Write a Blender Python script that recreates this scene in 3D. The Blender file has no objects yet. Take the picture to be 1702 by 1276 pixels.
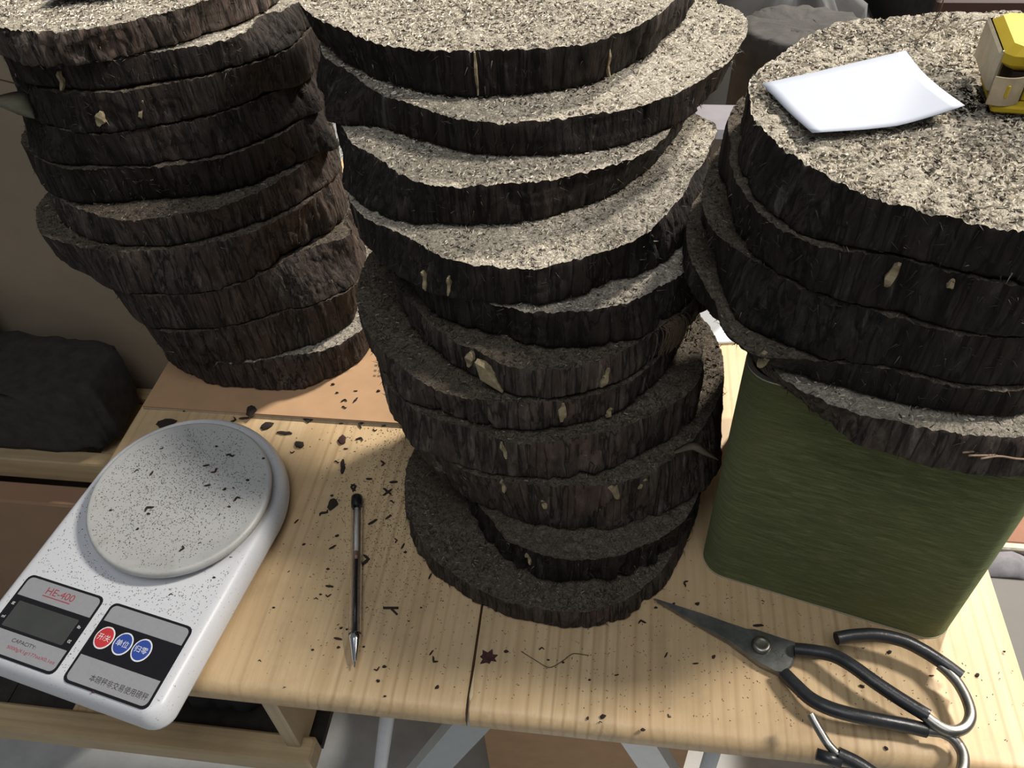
import bpy, math, random
import numpy as np

# ------------------------------------------------------------------ camera, world, lights, exposure
SC = bpy.context.scene
COL = SC.collection
cam_data = bpy.data.cameras.new('camera')
cam = bpy.data.objects.new('camera', cam_data)
COL.objects.link(cam)
cam_data.sensor_fit = 'HORIZONTAL'
cam_data.sensor_width = 36.0
cam_data.lens = 28.8957
cam_data.clip_start = 0.02
from mathutils import Matrix
cam.matrix_world = Matrix(((0.991406, -0.058335, 0.117094, 0.0),
                           (0.123709, 0.709148, -0.694121, 0.0),
                           (-0.042545, 0.702642, 0.710271, 0.55),
                           (0, 0, 0, 1)))
SC.camera = cam
SC.view_settings.view_transform = 'Standard'
SC.view_settings.look = 'None'
SC.view_settings.gamma = 1.0
SC.view_settings.use_curve_mapping = False
SC.view_settings.exposure = 0.0

world = bpy.data.worlds.new('room_light')
SC.world = world
world.use_nodes = True
world.node_tree.nodes['Background'].inputs[0].default_value = (0.86, 0.93, 1.0, 1)
world.node_tree.nodes['Background'].inputs[1].default_value = 0.12


def area_light(name, az, el, dist, size, watts, color, target=(0.0, 0.42, 0.2), size_y=None):
    l = bpy.data.lights.new(name, 'AREA')
    l.energy = watts
    l.color = color
    l.size = size
    if size_y:
        l.shape = 'RECTANGLE'
        l.size_y = size_y
    o = bpy.data.objects.new(name, l)
    COL.objects.link(o)
    a, e = math.radians(az), math.radians(el)
    d = np.array([math.cos(e) * math.cos(a), math.cos(e) * math.sin(a), math.sin(e)])
    p = np.array(target) + d * dist
    o.location = p
    from mathutils import Vector
    o.rotation_euler = Vector(-d).to_track_quat('-Z', 'Y').to_euler()
    return o


area_light('ceiling_lamp_right', 9, 47, 3.0, 0.30, 94, (1.0, 0.94, 0.85), (0.02, 0.42, 0.25), size_y=0.50)
area_light('ceiling_lamp_back', 50, 38, 3.0, 0.22, 165, (1.0, 0.94, 0.85), (-0.24, 0.59, 0.12))
area_light('fill_light_front', -95, 68, 2.6, 1.4, 21, (0.95, 0.97, 1.0))  # added soft fill from overhead in front, not a known fixture

# ------------------------------------------------------------------ baked measurements (metres)
SLABS = {
  'S11': (0, 0.0235, -0.0416, 0.4103, "1190 1182 1184 1154 1156 1152 1130 1139 1147 1154 1185 1210 1200 1178 1157 1129 1114 1149 1166 1166 1166 1166 1166 1166 1166 1166 1166 1166 1166 1166 1166 1166 1166 1166 1174 1194", "1186 1187 1194 1182 1168 1152 1131 1136 1143 1156 1191 1215 1212 1199 1187 1164 1152 1155 1166 1166 1166 1166 1166 1166 1166 1166 1166 1166 1166 1166 1166 1166 1166 1166 1174 1194"),
  'S10': (0.0235, 0.056, -0.0175, 0.4088, "915 915 913 904 897 902 938 929 932 912 907 904 905 907 914 915 915 915 915 915 915 915 915 915 915 915 915 915 915 915 915 915 915 915 915 915", "915 915 913 904 897 902 938 929 932 912 907 904 905 907 914 915 915 915 915 915 915 915 915 915 915 915 915 915 915 915 915 915 915 915 915 915"),
  'S9': (0.056, 0.11, -0.0340, 0.4573, "1210 1223 1253 1294 1347 1307 1273 1241 1203 1188 1184 1198 1200 1183 1176 1163 1165 1188 1200 1209 1210 1210 1210 1210 1210 1210 1210 1210 1210 1210 1210 1210 1210 1210 1210 1210", "1210 1223 1256 1227 1205 1191 1158 1145 1160 1174 1178 1208 1230 1251 1297 1325 1291 1221 1200 1209 1210 1210 1210 1210 1210 1210 1210 1210 1210 1210 1210 1210 1210 1210 1210 1210"),
  'S8': (0.11, 0.148, -0.0547, 0.4595, "1194 1194 1201 1220 1229 1207 1170 1148 1158 1196 1174 1168 1179 1199 1227 1268 1259 1206 1194 1194 1194 1194 1194 1194 1194 1194 1194 1194 1194 1194 1194 1194 1194 1194 1194 1194", "1194 1194 1200 1212 1230 1258 1218 1198 1186 1186 1193 1201 1203 1199 1225 1268 1259 1206 1194 1194 1194 1194 1194 1194 1194 1194 1194 1194 1194 1194 1194 1194 1194 1194 1194 1194"),
  'S7': (0.148, 0.175, -0.0666, 0.4706, "1234 1225 1197 1194 1186 1175 1187 1199 1197 1197 1202 1216 1226 1234 1211 1200 1200 1200 1200 1200 1200 1200 1200 1200 1200 1200 1200 1200 1200 1200 1200 1200 1200 1207 1242 1255", "1234 1225 1194 1171 1169 1218 1196 1179 1188 1196 1207 1219 1226 1223 1209 1200 1200 1200 1200 1200 1200 1200 1200 1200 1200 1200 1200 1200 1200 1200 1200 1200 1200 1207 1242 1255"),
  'S6': (0.175, 0.201, -0.0454, 0.4712, "1108 1108 1107 1088 1065 1074 1091 1086 1143 1153 1147 1119 1073 1045 1037 1051 1065 1097 1108 1108 1108 1108 1108 1108 1108 1108 1108 1108 1108 1108 1108 1108 1108 1108 1108 1108", "1108 1108 1107 1091 1074 1066 1086 1103 1130 1154 1136 1111 1099 1069 1039 1051 1065 1097 1108 1108 1108 1108 1108 1108 1108 1108 1108 1108 1108 1108 1108 1108 1108 1108 1108 1108"),
  'S5': (0.201, 0.229, -0.0453, 0.4904, "1138 1138 1138 1134 1128 1146 1125 1114 1133 1144 1141 1139 1125 1106 1106 1108 1110 1121 1136 1138 1138 1138 1138 1138 1138 1138 1138 1138 1138 1138 1138 1138 1138 1138 1138 1138", "1138 1138 1138 1134 1128 1146 1125 1105 1104 1134 1154 1166 1182 1175 1150 1117 1110 1121 1136 1138 1138 1138 1138 1138 1138 1138 1138 1138 1138 1138 1138 1138 1138 1138 1138 1138"),
  'S4': (0.229, 0.257, -0.0658, 0.5084, "1235 1235 1242 1265 1249 1196 1182 1223 1251 1257 1273 1225 1220 1207 1176 1145 1139 1136 1205 1278 1389 1332 1247 1235 1235 1235 1235 1235 1235 1235 1235 1235 1235 1235 1235 1235", "1235 1235 1241 1253 1256 1270 1288 1304 1278 1270 1259 1239 1211 1223 1232 1235 1246 1279 1305 1280 1367 1332 1247 1235 1235 1235 1235 1235 1235 1235 1235 1235 1235 1235 1235 1235"),
  'S3': (0.257, 0.286, -0.0846, 0.5413, "1191 1184 1159 1145 1162 1121 1152 1207 1226 1178 1171 1185 1184 1200 1233 1242 1229 1208 1221 1292 1238 1194 1191 1191 1191 1191 1191 1191 1191 1191 1191 1191 1191 1191 1191 1191", "1191 1184 1164 1210 1289 1293 1293 1264 1217 1192 1175 1147 1134 1132 1130 1128 1146 1165 1229 1292 1238 1194 1191 1191 1191 1191 1191 1191 1191 1191 1191 1191 1191 1191 1191 1191"),
  'S2': (0.286, 0.31, -0.0734, 0.5950, "1446 1488 1470 1383 1343 1357 1342 1350 1398 1413 1388 1379 1410 1433 1436 1453 1484 1505 1545 1558 1458 1414 1413 1413 1413 1413 1413 1413 1413 1413 1413 1413 1413 1413 1413 1414", "1453 1532 1540 1549 1595 1389 1362 1365 1387 1389 1398 1419 1424 1427 1435 1432 1420 1420 1483 1551 1458 1414 1413 1413 1413 1413 1413 1413 1413 1413 1413 1413 1413 1413 1413 1414"),
  'S1': (0.31, 0.34, -0.0951, 0.6140, "1319 1392 1415 1387 1342 1305 1314 1319 1302 1283 1281 1309 1342 1337 1333 1317 1312 1305 1327 1410 1423 1332 1302 1302 1302 1302 1302 1302 1302 1302 1302 1302 1302 1302 1302 1302", "1316 1338 1305 1285 1260 1264 1269 1274 1285 1295 1278 1271 1293 1285 1276 1269 1263 1288 1337 1410 1423 1332 1302 1302 1302 1302 1302 1302 1302 1302 1302 1302 1302 1302 1302 1302"),
  'L10': (0.004, 0.038, -0.3433, 0.6153, "1135 1135 1138 1160 1173 1149 1161 1130 1101 1084 1065 1043 1071 1136 1183 1198 1183 1063 980 1102 1135 1135 1135 1135 1135 1135 1135 1135 1135 1135 1135 1135 1135 1135 1135 1135", "1135 1135 1138 1160 1178 1146 1123 1110 1096 1081 1111 1142 1198 1184 1197 1196 1136 978 973 1102 1135 1135 1135 1135 1135 1135 1135 1135 1135 1135 1135 1135 1135 1135 1135 1135"),
  'L9': (0.038, 0.08, -0.3581, 0.6142, "1123 1123 1121 1089 1045 1116 1204 1205 1154 1117 1081 1054 1039 1035 1133 1181 1236 1221 1090 1037 1048 1096 1122 1123 1123 1123 1123 1123 1123 1123 1123 1123 1123 1123 1123 1123", "1123 1123 1121 1089 1043 1081 1128 1131 1120 1101 1082 1076 1084 1109 1138 1166 1178 1108 1037 1036 1048 1096 1122 1123 1123 1123 1123 1123 1123 1123 1123 1123 1123 1123 1123 1123"),
  'L8': (0.08, 0.121, -0.3663, 0.6218, "1195 1195 1195 1189 1174 1218 1286 1274 1238 1207 1175 1143 1087 1038 995 1007 1120 1271 1149 1180 1127 1175 1195 1195 1195 1195 1195 1195 1195 1195 1195 1195 1195 1195 1195 1195", "1195 1195 1195 1189 1172 1188 1226 1263 1223 1192 1173 1156 1146 1137 1246 1296 1349 1320 1278 1190 1126 1175 1195 1195 1195 1195 1195 1195 1195 1195 1195 1195 1195 1195 1195 1195"),
  'L7': (0.121, 0.163, -0.3926, 0.6291, "1294 1284 1284 1354 1375 1385 1315 1295 1278 1242 1212 1225 1242 1264 1285 1306 1325 1344 1347 1339 1325 1300 1296 1296 1296 1296 1296 1296 1296 1296 1296 1296 1296 1296 1296 1296", "1294 1285 1300 1343 1337 1307 1266 1296 1313 1300 1302 1312 1319 1290 1247 1220 1302 1379 1390 1350 1325 1300 1296 1296 1296 1296 1296 1296 1296 1296 1296 1296 1296 1296 1296 1296"),
  'L6': (0.163, 0.192, -0.3850, 0.6335, "1235 1235 1235 1244 1266 1262 1247 1235 1249 1268 1239 1222 1239 1224 1201 1187 1190 1208 1229 1243 1251 1238 1235 1235 1235 1235 1235 1235 1235 1235 1235 1235 1235 1235 1235 1235", "1235 1235 1235 1243 1270 1296 1268 1253 1251 1239 1224 1208 1191 1182 1205 1228 1245 1293 1337 1286 1264 1238 1235 1235 1235 1235 1235 1235 1235 1235 1235 1235 1235 1235 1235 1235"),
  'L5': (0.192, 0.225, -0.3918, 0.6525, "1284 1284 1284 1299 1350 1354 1347 1329 1273 1228 1229 1228 1258 1289 1280 1293 1303 1297 1291 1272 1274 1283 1284 1284 1284 1284 1284 1284 1284 1284 1284 1284 1284 1284 1284 1284", "1284 1284 1284 1298 1346 1380 1373 1333 1259 1209 1192 1195 1230 1254 1261 1275 1348 1497 1258 1250 1272 1283 1284 1284 1284 1284 1284 1284 1284 1284 1284 1284 1284 1284 1284 1284"),
  'L4': (0.225, 0.255, -0.3899, 0.6529, "1242 1242 1242 1244 1263 1255 1254 1255 1264 1254 1206 1176 1174 1182 1195 1208 1221 1244 1257 1255 1244 1242 1242 1242 1242 1242 1242 1242 1242 1242 1242 1242 1242 1242 1242 1242", "1242 1242 1242 1244 1286 1350 1349 1317 1257 1214 1210 1205 1241 1265 1252 1264 1284 1378 1276 1261 1244 1242 1242 1242 1242 1242 1242 1242 1242 1242 1242 1242 1242 1242 1242 1242"),
  'L3': (0.255, 0.286, -0.3843, 0.6543, "1232 1232 1232 1232 1240 1240 1242 1266 1247 1237 1212 1157 1171 1186 1206 1250 1285 1283 1279 1251 1232 1232 1232 1232 1232 1232 1232 1232 1232 1232 1232 1232 1232 1232 1232 1232", "1232 1232 1232 1232 1244 1295 1308 1288 1289 1262 1192 1168 1156 1159 1163 1168 1297 1302 1279 1251 1232 1232 1232 1232 1232 1232 1232 1232 1232 1232 1232 1232 1232 1232 1232 1232"),
  'L2': (0.286, 0.308, -0.3873, 0.6532, "1208 1208 1208 1208 1209 1231 1276 1293 1240 1199 1183 1133 1150 1183 1210 1192 1108 1198 1250 1224 1216 1208 1208 1208 1208 1208 1208 1208 1208 1208 1208 1208 1208 1208 1208 1208", "1208 1208 1208 1208 1209 1232 1260 1229 1206 1196 1183 1133 1150 1183 1212 1264 1308 1299 1290 1248 1216 1208 1208 1208 1208 1208 1208 1208 1208 1208 1208 1208 1208 1208 1208 1208"),
  'L1': (0.308, 0.333, -0.4041, 0.6476, "1187 1187 1187 1187 1186 1182 1191 1206 1212 1214 1214 1203 1186 1162 1167 1185 1197 1255 1269 1247 1198 1187 1187 1187 1187 1187 1187 1187 1187 1187 1187 1187 1187 1187 1187 1187", "1187 1187 1187 1187 1186 1175 1169 1194 1198 1197 1196 1195 1142 1127 1131 1161 1211 1263 1269 1247 1198 1187 1187 1187 1187 1187 1187 1187 1187 1187 1187 1187 1187 1187 1187 1187"),
  'R5': (0.209, 0.237, 0.1869, 0.4026, "1142 1128 1138 1217 1249 1215 1181 1150 1131 1126 1114 1134 1144 1144 1144 1144 1144 1144 1144 1144 1144 1144 1144 1144 1144 1144 1144 1144 1144 1144 1144 1144 1144 1144 1144 1144", "1142 1128 1111 1090 1051 1098 1136 1126 1137 1161 1153 1146 1144 1144 1144 1144 1144 1144 1144 1144 1144 1144 1144 1144 1144 1144 1144 1144 1144 1144 1144 1144 1144 1144 1144 1144"),
  'R4': (0.237, 0.257, 0.1579, 0.4207, "1172 1172 1167 1188 1282 1324 1194 1128 1102 1159 1203 1237 1221 1182 1172 1172 1172 1172 1172 1172 1172 1172 1172 1172 1172 1172 1172 1172 1172 1172 1172 1172 1172 1172 1172 1172", "1172 1172 1166 1144 1146 1150 1118 1104 1124 1153 1196 1247 1236 1183 1172 1172 1172 1172 1172 1172 1172 1172 1172 1172 1172 1172 1172 1172 1172 1172 1172 1172 1172 1172 1172 1172"),
  'R3': (0.257, 0.288, 0.1632, 0.4216, "1167 1185 1188 1153 1123 1121 1093 1098 1121 1161 1181 1194 1175 1156 1156 1156 1156 1156 1156 1156 1156 1156 1156 1156 1156 1156 1156 1156 1156 1156 1156 1156 1156 1155 1146 1137", "1118 1069 1126 1188 1262 1230 1204 1136 1118 1170 1200 1214 1176 1156 1156 1156 1156 1156 1156 1156 1156 1156 1156 1156 1156 1156 1156 1156 1156 1156 1156 1156 1156 1155 1146 1137"),
  'R2': (0.288, 0.319, 0.1690, 0.4204, "1095 1144 1170 1205 1220 1197 1098 1095 1118 1173 1183 1162 1148 1148 1148 1148 1148 1148 1148 1148 1148 1148 1148 1148 1148 1148 1148 1148 1148 1148 1148 1148 1148 1148 1147 1127", "1079 1090 1123 1151 1163 1146 1123 1103 1116 1152 1184 1165 1148 1148 1148 1148 1148 1148 1148 1148 1148 1148 1148 1148 1148 1148 1148 1148 1148 1148 1148 1148 1148 1148 1147 1127"),
  'R1': (0.319, 0.346, 0.1801, 0.4185, "1160 1178 1167 1160 1153 1163 1140 1130 1145 1158 1160 1160 1160 1160 1160 1160 1160 1160 1160 1160 1160 1160 1160 1183 1274 1252 1162 1145 1091 1104 1144 1114 1099 1083 1118 1156", "1171 1205 1236 1264 1275 1189 1118 1111 1132 1162 1161 1160 1160 1160 1160 1160 1160 1160 1160 1160 1160 1160 1160 1183 1274 1252 1162 1145 1091 1104 1144 1114 1099 1089 1137 1151"),
}
SPLINTERS = [
  ('S4', -1.974, 0.2296, 0.0026, 0.0148, 3),
  ('S4', -1.840, 0.2389, 0.0018, 0.0137, -4),
  ('S6', -1.839, 0.1853, 0.0160, 0.0168, -30),
  ('S6', -1.975, 0.1912, 0.0061, 0.0126, -12),
  ('S7', -1.254, 0.1640, 0.0046, 0.0169, -4),
  ('S6', -1.182, 0.1722, 0.0042, 0.0169, -14),
  ('R2', -1.972, 0.3102, 0.0041, 0.0140, -10),
  ('R4', -2.246, 0.2541, 0.0056, 0.0102, 0),
  ('L2', -1.749, 0.2930, 0.0035, 0.0145, -14),
  ('L3', -1.598, 0.2667, 0.0072, 0.0119, -30),
  ('S9', -1.219, 0.1017, 0.0188, 0.0099, -75),
  ('L3', -1.359, 0.2679, 0.0027, 0.0198, -25),
  ('S9', -1.617, 0.0877, 0.0033, 0.0101, 20),
  ('S9', -1.847, 0.1130, 0.0021, 0.0118, 10),
  ('S8', -1.662, 0.1393, 0.0024, 0.0130, 15),
  ('S1', -0.890, 0.3225, 0.0011, 0.0209, 4),
  ('S1', -1.549, 0.3252, 0.0011, 0.0302, 1),
  ('R2', -1.756, 0.3129, 0.0019, 0.0047, -20),
  ('S7', -0.993, 0.1494, 0.0024, 0.0087, -20),
  ('S9', -1.056, 0.1017, 0.0025, 0.0099, -30),
  ('S10', -1.919, 0.0459, 0.0021, 0.0104, 20),
]
TABLE_CRUMBS = [
  (-0.2095, 0.4036, 0.0078, 1.83),
  (-0.2252, 0.3939, 0.0031, 0.09),
  (-0.2100, 0.3549, 0.0033, 0.53),
  (-0.2104, 0.3440, 0.0065, 0.75),
  (-0.2087, 0.3243, 0.0028, 0.10),
  (-0.2030, 0.3094, 0.0066, 0.00),
  (-0.2102, 0.2983, 0.0032, 0.10),
  (-0.2080, 0.3021, 0.0023, 0.10),
  (-0.1814, 0.3346, 0.0110, 1.75),
  (-0.1724, 0.3767, 0.0065, 0.85),
  (-0.1789, 0.4000, 0.0076, 0.09),
  (-0.1761, 0.4130, 0.0062, 0.09),
  (-0.1730, 0.3925, 0.0045, 0.09),
  (-0.1979, 0.4136, 0.0052, 0.09),
  (-0.1615, 0.3555, 0.0046, 1.79),
  (-0.1545, 0.3505, 0.0057, 1.31),
  (-0.1514, 0.3452, 0.0029, 0.10),
  (-0.1277, 0.3258, 0.0055, 1.28),
  (-0.1364, 0.2873, 0.0022, 0.10),
  (-0.1847, 0.2679, 0.0064, -0.08),
  (-0.1825, 0.2616, 0.0026, 0.10),
  (-0.1878, 0.2791, 0.0021, 0.71),
  (-0.1848, 0.2765, 0.0025, 0.71),
  (-0.1801, 0.2760, 0.0022, 0.10),
  (-0.1506, 0.2484, 0.0045, 0.48),
  (-0.1459, 0.2507, 0.0030, 0.10),
  (-0.1477, 0.2399, 0.0031, -0.24),
  (-0.1147, 0.2644, 0.0047, 1.06),
  (-0.1115, 0.2592, 0.0059, -0.58),
  (-0.0617, 0.2708, 0.0034, 0.10),
  (-0.0368, 0.2756, 0.0039, 0.10),
  (-0.1057, 0.2399, 0.0033, 0.85),
  (-0.1406, 0.2298, 0.0021, 0.11),
  (0.0170, 0.2615, 0.0034, 0.28),
  (-0.0011, 0.2293, 0.0025, 1.46),
  (0.0089, 0.2315, 0.0041, 0.45),
  (0.0074, 0.2277, 0.0024, 0.28),
  (-0.0313, 0.2676, 0.0021, 0.10),
  (-0.0206, 0.2669, 0.0021, 0.10),
  (-0.2124, 0.2287, 0.0021, 0.10),
  (0.0656, 0.3386, 0.0058, 1.11),
  (0.0739, 0.3222, 0.0035, 0.10),
  (0.1216, 0.3295, 0.0026, 0.10),
  (0.0509, 0.2797, 0.0047, 1.10),
  (0.0838, 0.2817, 0.0033, 0.92),
  (0.0712, 0.2755, 0.0042, 0.19),
  (0.0338, 0.3035, 0.0058, 0.29),
  (0.1165, 0.3091, 0.0077, 0.10),
  (0.0526, 0.2366, 0.0030, -0.65),
  (0.0353, 0.2255, 0.0032, 0.11),
  (0.2047, 0.2978, 0.0034, 0.59),
  (0.2294, 0.2833, 0.0036, 0.10),
  (0.1817, 0.2706, 0.0033, -0.30),
  (0.1902, 0.2302, 0.0030, -0.96),
  (0.1876, 0.2992, 0.0021, 0.10),
  (0.2598, 0.2869, 0.0034, 0.70),
  (0.2825, 0.3063, 0.0020, 0.10),
  (-0.4025, 0.4603, 0.0169, 0.38),
  (-0.3407, 0.4693, 0.0079, 1.50),
  (-0.3314, 0.4724, 0.0099, 0.20),
  (-0.3070, 0.4655, 0.0116, 0.58),
  (-0.2880, 0.4584, 0.0148, -0.02),
  (-0.2759, 0.4794, 0.0200, -0.09),
  (-0.2699, 0.4457, 0.0102, -0.63),
  (-0.2738, 0.4370, 0.0043, 0.09),
  (-0.2396, 0.4743, 0.0044, 0.09),
  (-0.2201, 0.4752, 0.0099, 1.40),
  (-0.1998, 0.4748, 0.0044, 0.09),
  (-0.2068, 0.4691, 0.0044, 0.09),
  (-0.2331, 0.4546, 0.0107, 1.77),
  (-0.2177, 0.4574, 0.0070, -0.23),
  (-0.2272, 0.4453, 0.0043, 0.09),
  (-0.2311, 0.4299, 0.0048, 0.09),
  (-0.2244, 0.4251, 0.0163, 1.81),
  (-0.1907, 0.4321, 0.0068, 1.81),
  (-0.1985, 0.4142, 0.0052, 0.09),
  (-0.2090, 0.4036, 0.0085, -1.04),
  (-0.1765, 0.4124, 0.0072, 0.09),
  (-0.1797, 0.4037, 0.0082, 0.09),
  (-0.2472, 0.3655, 0.0050, 1.11),
  (-0.3915, 0.4771, 0.0035, 0.08),
  (-0.2222, 0.3854, 0.0117, 1.55),
  (-0.2272, 0.3758, 0.0080, 0.99),
  (-0.1841, 0.3708, 0.0088, 0.75),
  (-0.2017, 0.3017, 0.0046, 0.10),
  (0.0437, 0.3162, 0.0026, 0.10),
  (0.0569, 0.3210, 0.0022, 0.10),
  (0.0906, 0.3017, 0.0021, 0.10),
  (-0.0014, 0.2561, 0.0021, 0.10),
  (-0.1293, 0.2989, 0.0018, 0.10),
  (-0.1698, 0.2948, 0.0023, 0.10),
  (-0.1643, 0.2639, 0.0022, 0.10),
  (-0.2403, 0.2877, 0.0023, 0.10),
  (-0.2388, 0.3192, 0.0022, 0.75),
  (-0.2345, 0.3445, 0.0028, 0.53),
  (-0.2007, 0.2578, 0.0022, 0.10),
  (-0.2365, 0.2458, 0.0026, 0.10),
]
CARD_CRUMBS = [
  (-0.2428, 0.4993, 0.0057, 0.08),
  (-0.2323, 0.5009, 0.0069, 1.15),
  (-0.2405, 0.4910, 0.0050, 0.08),
  (-0.2353, 0.5124, 0.0040, 0.08),
  (-0.2594, 0.5192, 0.0035, 0.08),
  (-0.2137, 0.5142, 0.0034, 0.08),
  (-0.3262, 0.4792, 0.0136, 1.79),
  (-0.2523, 0.5086, 0.0029, 0.08),
]
PLATE_CRUMBS = [
  (-0.3733, 0.3727, 0.0036, 0.45),
  (-0.3596, 0.3709, 0.0050, 1.34),
  (-0.3022, 0.3948, 0.0066, 0.32),
  (-0.3180, 0.3827, 0.0056, 0.32),
  (-0.3090, 0.3779, 0.0059, 0.83),
  (-0.3092, 0.3633, 0.0055, 0.32),
  (-0.3465, 0.3377, 0.0072, 0.83),
  (-0.3447, 0.3328, 0.0028, 0.09),
  (-0.3055, 0.3050, 0.0052, 1.58),
  (-0.2945, 0.3113, 0.0025, 0.79),
  (-0.2810, 0.3530, 0.0057, 0.56),
  (-0.2939, 0.3612, 0.0031, 0.81),
  (-0.2876, 0.3629, 0.0024, 0.09),
  (-0.2789, 0.3715, 0.0029, 0.09),
  (-0.2844, 0.3452, 0.0024, 0.09),
  (-0.3100, 0.3327, 0.0019, 0.09),
  (-0.3470, 0.3187, 0.0025, 0.82),
  (-0.3174, 0.4031, 0.0025, 0.09),
  (-0.3626, 0.3972, 0.0034, 1.12),
  (-0.3761, 0.3332, 0.0024, 0.09),
  (-0.2738, 0.3942, 0.0025, 0.09),
  (-0.2891, 0.3374, 0.0025, 1.47),
]
BODY_CRUMBS = [
  (-0.3070, 0.2756, 0.0030, 0.20),
  (-0.2676, 0.3327, 0.0024, 0.10),
  (-0.2803, 0.2922, 0.0023, 0.10),
  (-0.2742, 0.3104, 0.0023, 0.10),
  (-0.3289, 0.2001, 0.0021, 0.11),
]
A_SLEEVE = [(0.1384, 0.2887, 0.0090), (0.1493, 0.2869, 0.0120), (0.1615, 0.2836, 0.0150), (0.1722, 0.2764, 0.0170), (0.1854, 0.2661, 0.0170), (0.1988, 0.2574, 0.0160), (0.2120, 0.2497, 0.0150), (0.2152, 0.2477, 0.0150)]
A_ROD = [(0.2110, 0.2504, 0.0150), (0.2140, 0.2468, 0.0150), (0.2221, 0.2407, 0.0150), (0.2294, 0.2396, 0.0150), (0.2368, 0.2434, 0.0150), (0.2416, 0.2509, 0.0150), (0.2421, 0.2604, 0.0150), (0.2395, 0.2710, 0.0150), (0.2349, 0.2789, 0.0150), (0.2304, 0.2839, 0.0150)]
A_TAIL = [(0.2421, 0.2771, 0.0150), (0.2319, 0.2853, 0.0160), (0.2201, 0.2921, 0.0180), (0.2073, 0.2968, 0.0200), (0.1909, 0.2985, 0.0210), (0.1764, 0.2966, 0.0210), (0.1636, 0.2931, 0.0210)]
B_SLEEVE = [(0.1293, 0.2712, 0.0070), (0.1348, 0.2636, 0.0090), (0.1434, 0.2537, 0.0110), (0.1539, 0.2475, 0.0130), (0.1678, 0.2440, 0.0140), (0.1871, 0.2424, 0.0130), (0.2031, 0.2422, 0.0100), (0.2145, 0.2410, 0.0090)]
B_ROD = [(0.2110, 0.2416, 0.0090), (0.2167, 0.2410, 0.0090), (0.2239, 0.2406, 0.0090), (0.2300, 0.2371, 0.0090), (0.2332, 0.2307, 0.0090), (0.2328, 0.2240, 0.0090), (0.2293, 0.2160, 0.0090), (0.2209, 0.2074, 0.0100), (0.2085, 0.2011, 0.0120), (0.1933, 0.1992, 0.0150), (0.1790, 0.2014, 0.0180)]
B_TAIL = [(0.1823, 0.2004, 0.0180), (0.1698, 0.2074, 0.0200), (0.1624, 0.2112, 0.0210), (0.1527, 0.2145, 0.0220)]
B_END = [(0.1547, 0.2136, 0.0220), (0.1513, 0.2156, 0.0225), (0.1472, 0.2193, 0.0240), (0.1435, 0.2256, 0.0250), (0.1404, 0.2313, 0.0260), (0.1382, 0.2356, 0.0270)]
BLADE = [(0.0415, 0.3205, 0.0060), (0.0788, 0.3110, 0.0060), (0.1071, 0.3030, 0.0060), (0.1133, 0.3032, 0.0060), (0.1406, 0.2954, 0.0060), (0.1385, 0.2844, 0.0060), (0.1353, 0.2771, 0.0060), (0.1288, 0.2716, 0.0060), (0.1244, 0.2720, 0.0060), (0.1144, 0.2766, 0.0060), (0.0938, 0.2915, 0.0060), (0.0691, 0.3048, 0.0060), (0.0545, 0.3134, 0.0060)]
BLADE_UNDER = [(0.0443, 0.3205, 0.0030), (0.0692, 0.3060, 0.0030), (0.0943, 0.2922, 0.0030), (0.1142, 0.2772, 0.0030), (0.1273, 0.2716, 0.0030), (0.1318, 0.2764, 0.0030), (0.1102, 0.2884, 0.0030), (0.0777, 0.3054, 0.0030)]
PIVOT = [(0.1158, 0.2904, 0.0085)]
PEN = [(-0.2022, 0.3917, 0.0040), (-0.1657, 0.2458, 0.0040)]
HAIR = [(-0.0510, 0.2718, 0.0010), (-0.0401, 0.2662, 0.0010), (-0.0299, 0.2619, 0.0010), (-0.0211, 0.2677, 0.0010), (-0.0152, 0.2733, 0.0010), (-0.0110, 0.2741, 0.0010), (-0.0029, 0.2736, 0.0010)]
TWIG_A = [(-0.1574, 0.2955, 0.0010), (-0.1461, 0.2966, 0.0010)]
TWIG_B = [(-0.1514, 0.2956, 0.0010), (-0.1458, 0.2912, 0.0010)]
FLAKE = [(-0.0734, 0.2650, 0.0010)]
THREAD = [(0.1577, 0.4861, 0.3470), (0.1649, 0.4912, 0.3480), (0.1701, 0.4981, 0.3520), (0.1734, 0.5025, 0.3580), (0.1720, 0.4987, 0.3650)]
THREAD2 = [(0.1885, 0.5012, 0.3475), (0.2002, 0.5151, 0.3475), (0.2113, 0.5135, 0.3475)]
LEAF = [(0.0461, 0.3664, 0.1180), (0.0574, 0.3668, 0.1250), (0.0663, 0.3649, 0.1220), (0.0769, 0.3673, 0.1120)]
LEAFL = [(-0.4848, 0.5481, 0.2700), (-0.4602, 0.5382, 0.2720), (-0.4471, 0.5344, 0.2620)]
TWIGL = [(-0.4942, 0.5722, 0.2750), (-0.4779, 0.5664, 0.2750), (-0.4614, 0.5608, 0.2750)]
STRAW0 = [(0.1663, 0.2932, 0.2260), (0.1779, 0.2923, 0.2250), (0.1939, 0.2974, 0.2240), (0.2124, 0.2995, 0.2220)]
STRAW1 = [(0.1764, 0.2874, 0.2260), (0.1891, 0.2913, 0.2250), (0.1990, 0.2950, 0.2240), (0.2112, 0.2954, 0.2220)]
STRAW2 = [(0.1788, 0.2857, 0.2260), (0.1910, 0.2880, 0.2250), (0.2007, 0.2913, 0.2240), (0.2108, 0.2923, 0.2220)]
STRAW3 = [(0.1699, 0.2964, 0.2260), (0.1783, 0.2940, 0.2250), (0.1900, 0.2934, 0.2240), (0.2118, 0.2975, 0.2220)]
STRAW4 = [(0.1895, 0.2941, 0.2260), (0.1964, 0.2975, 0.2250), (0.2061, 0.3001, 0.2240), (0.2146, 0.3021, 0.2220)]
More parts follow.
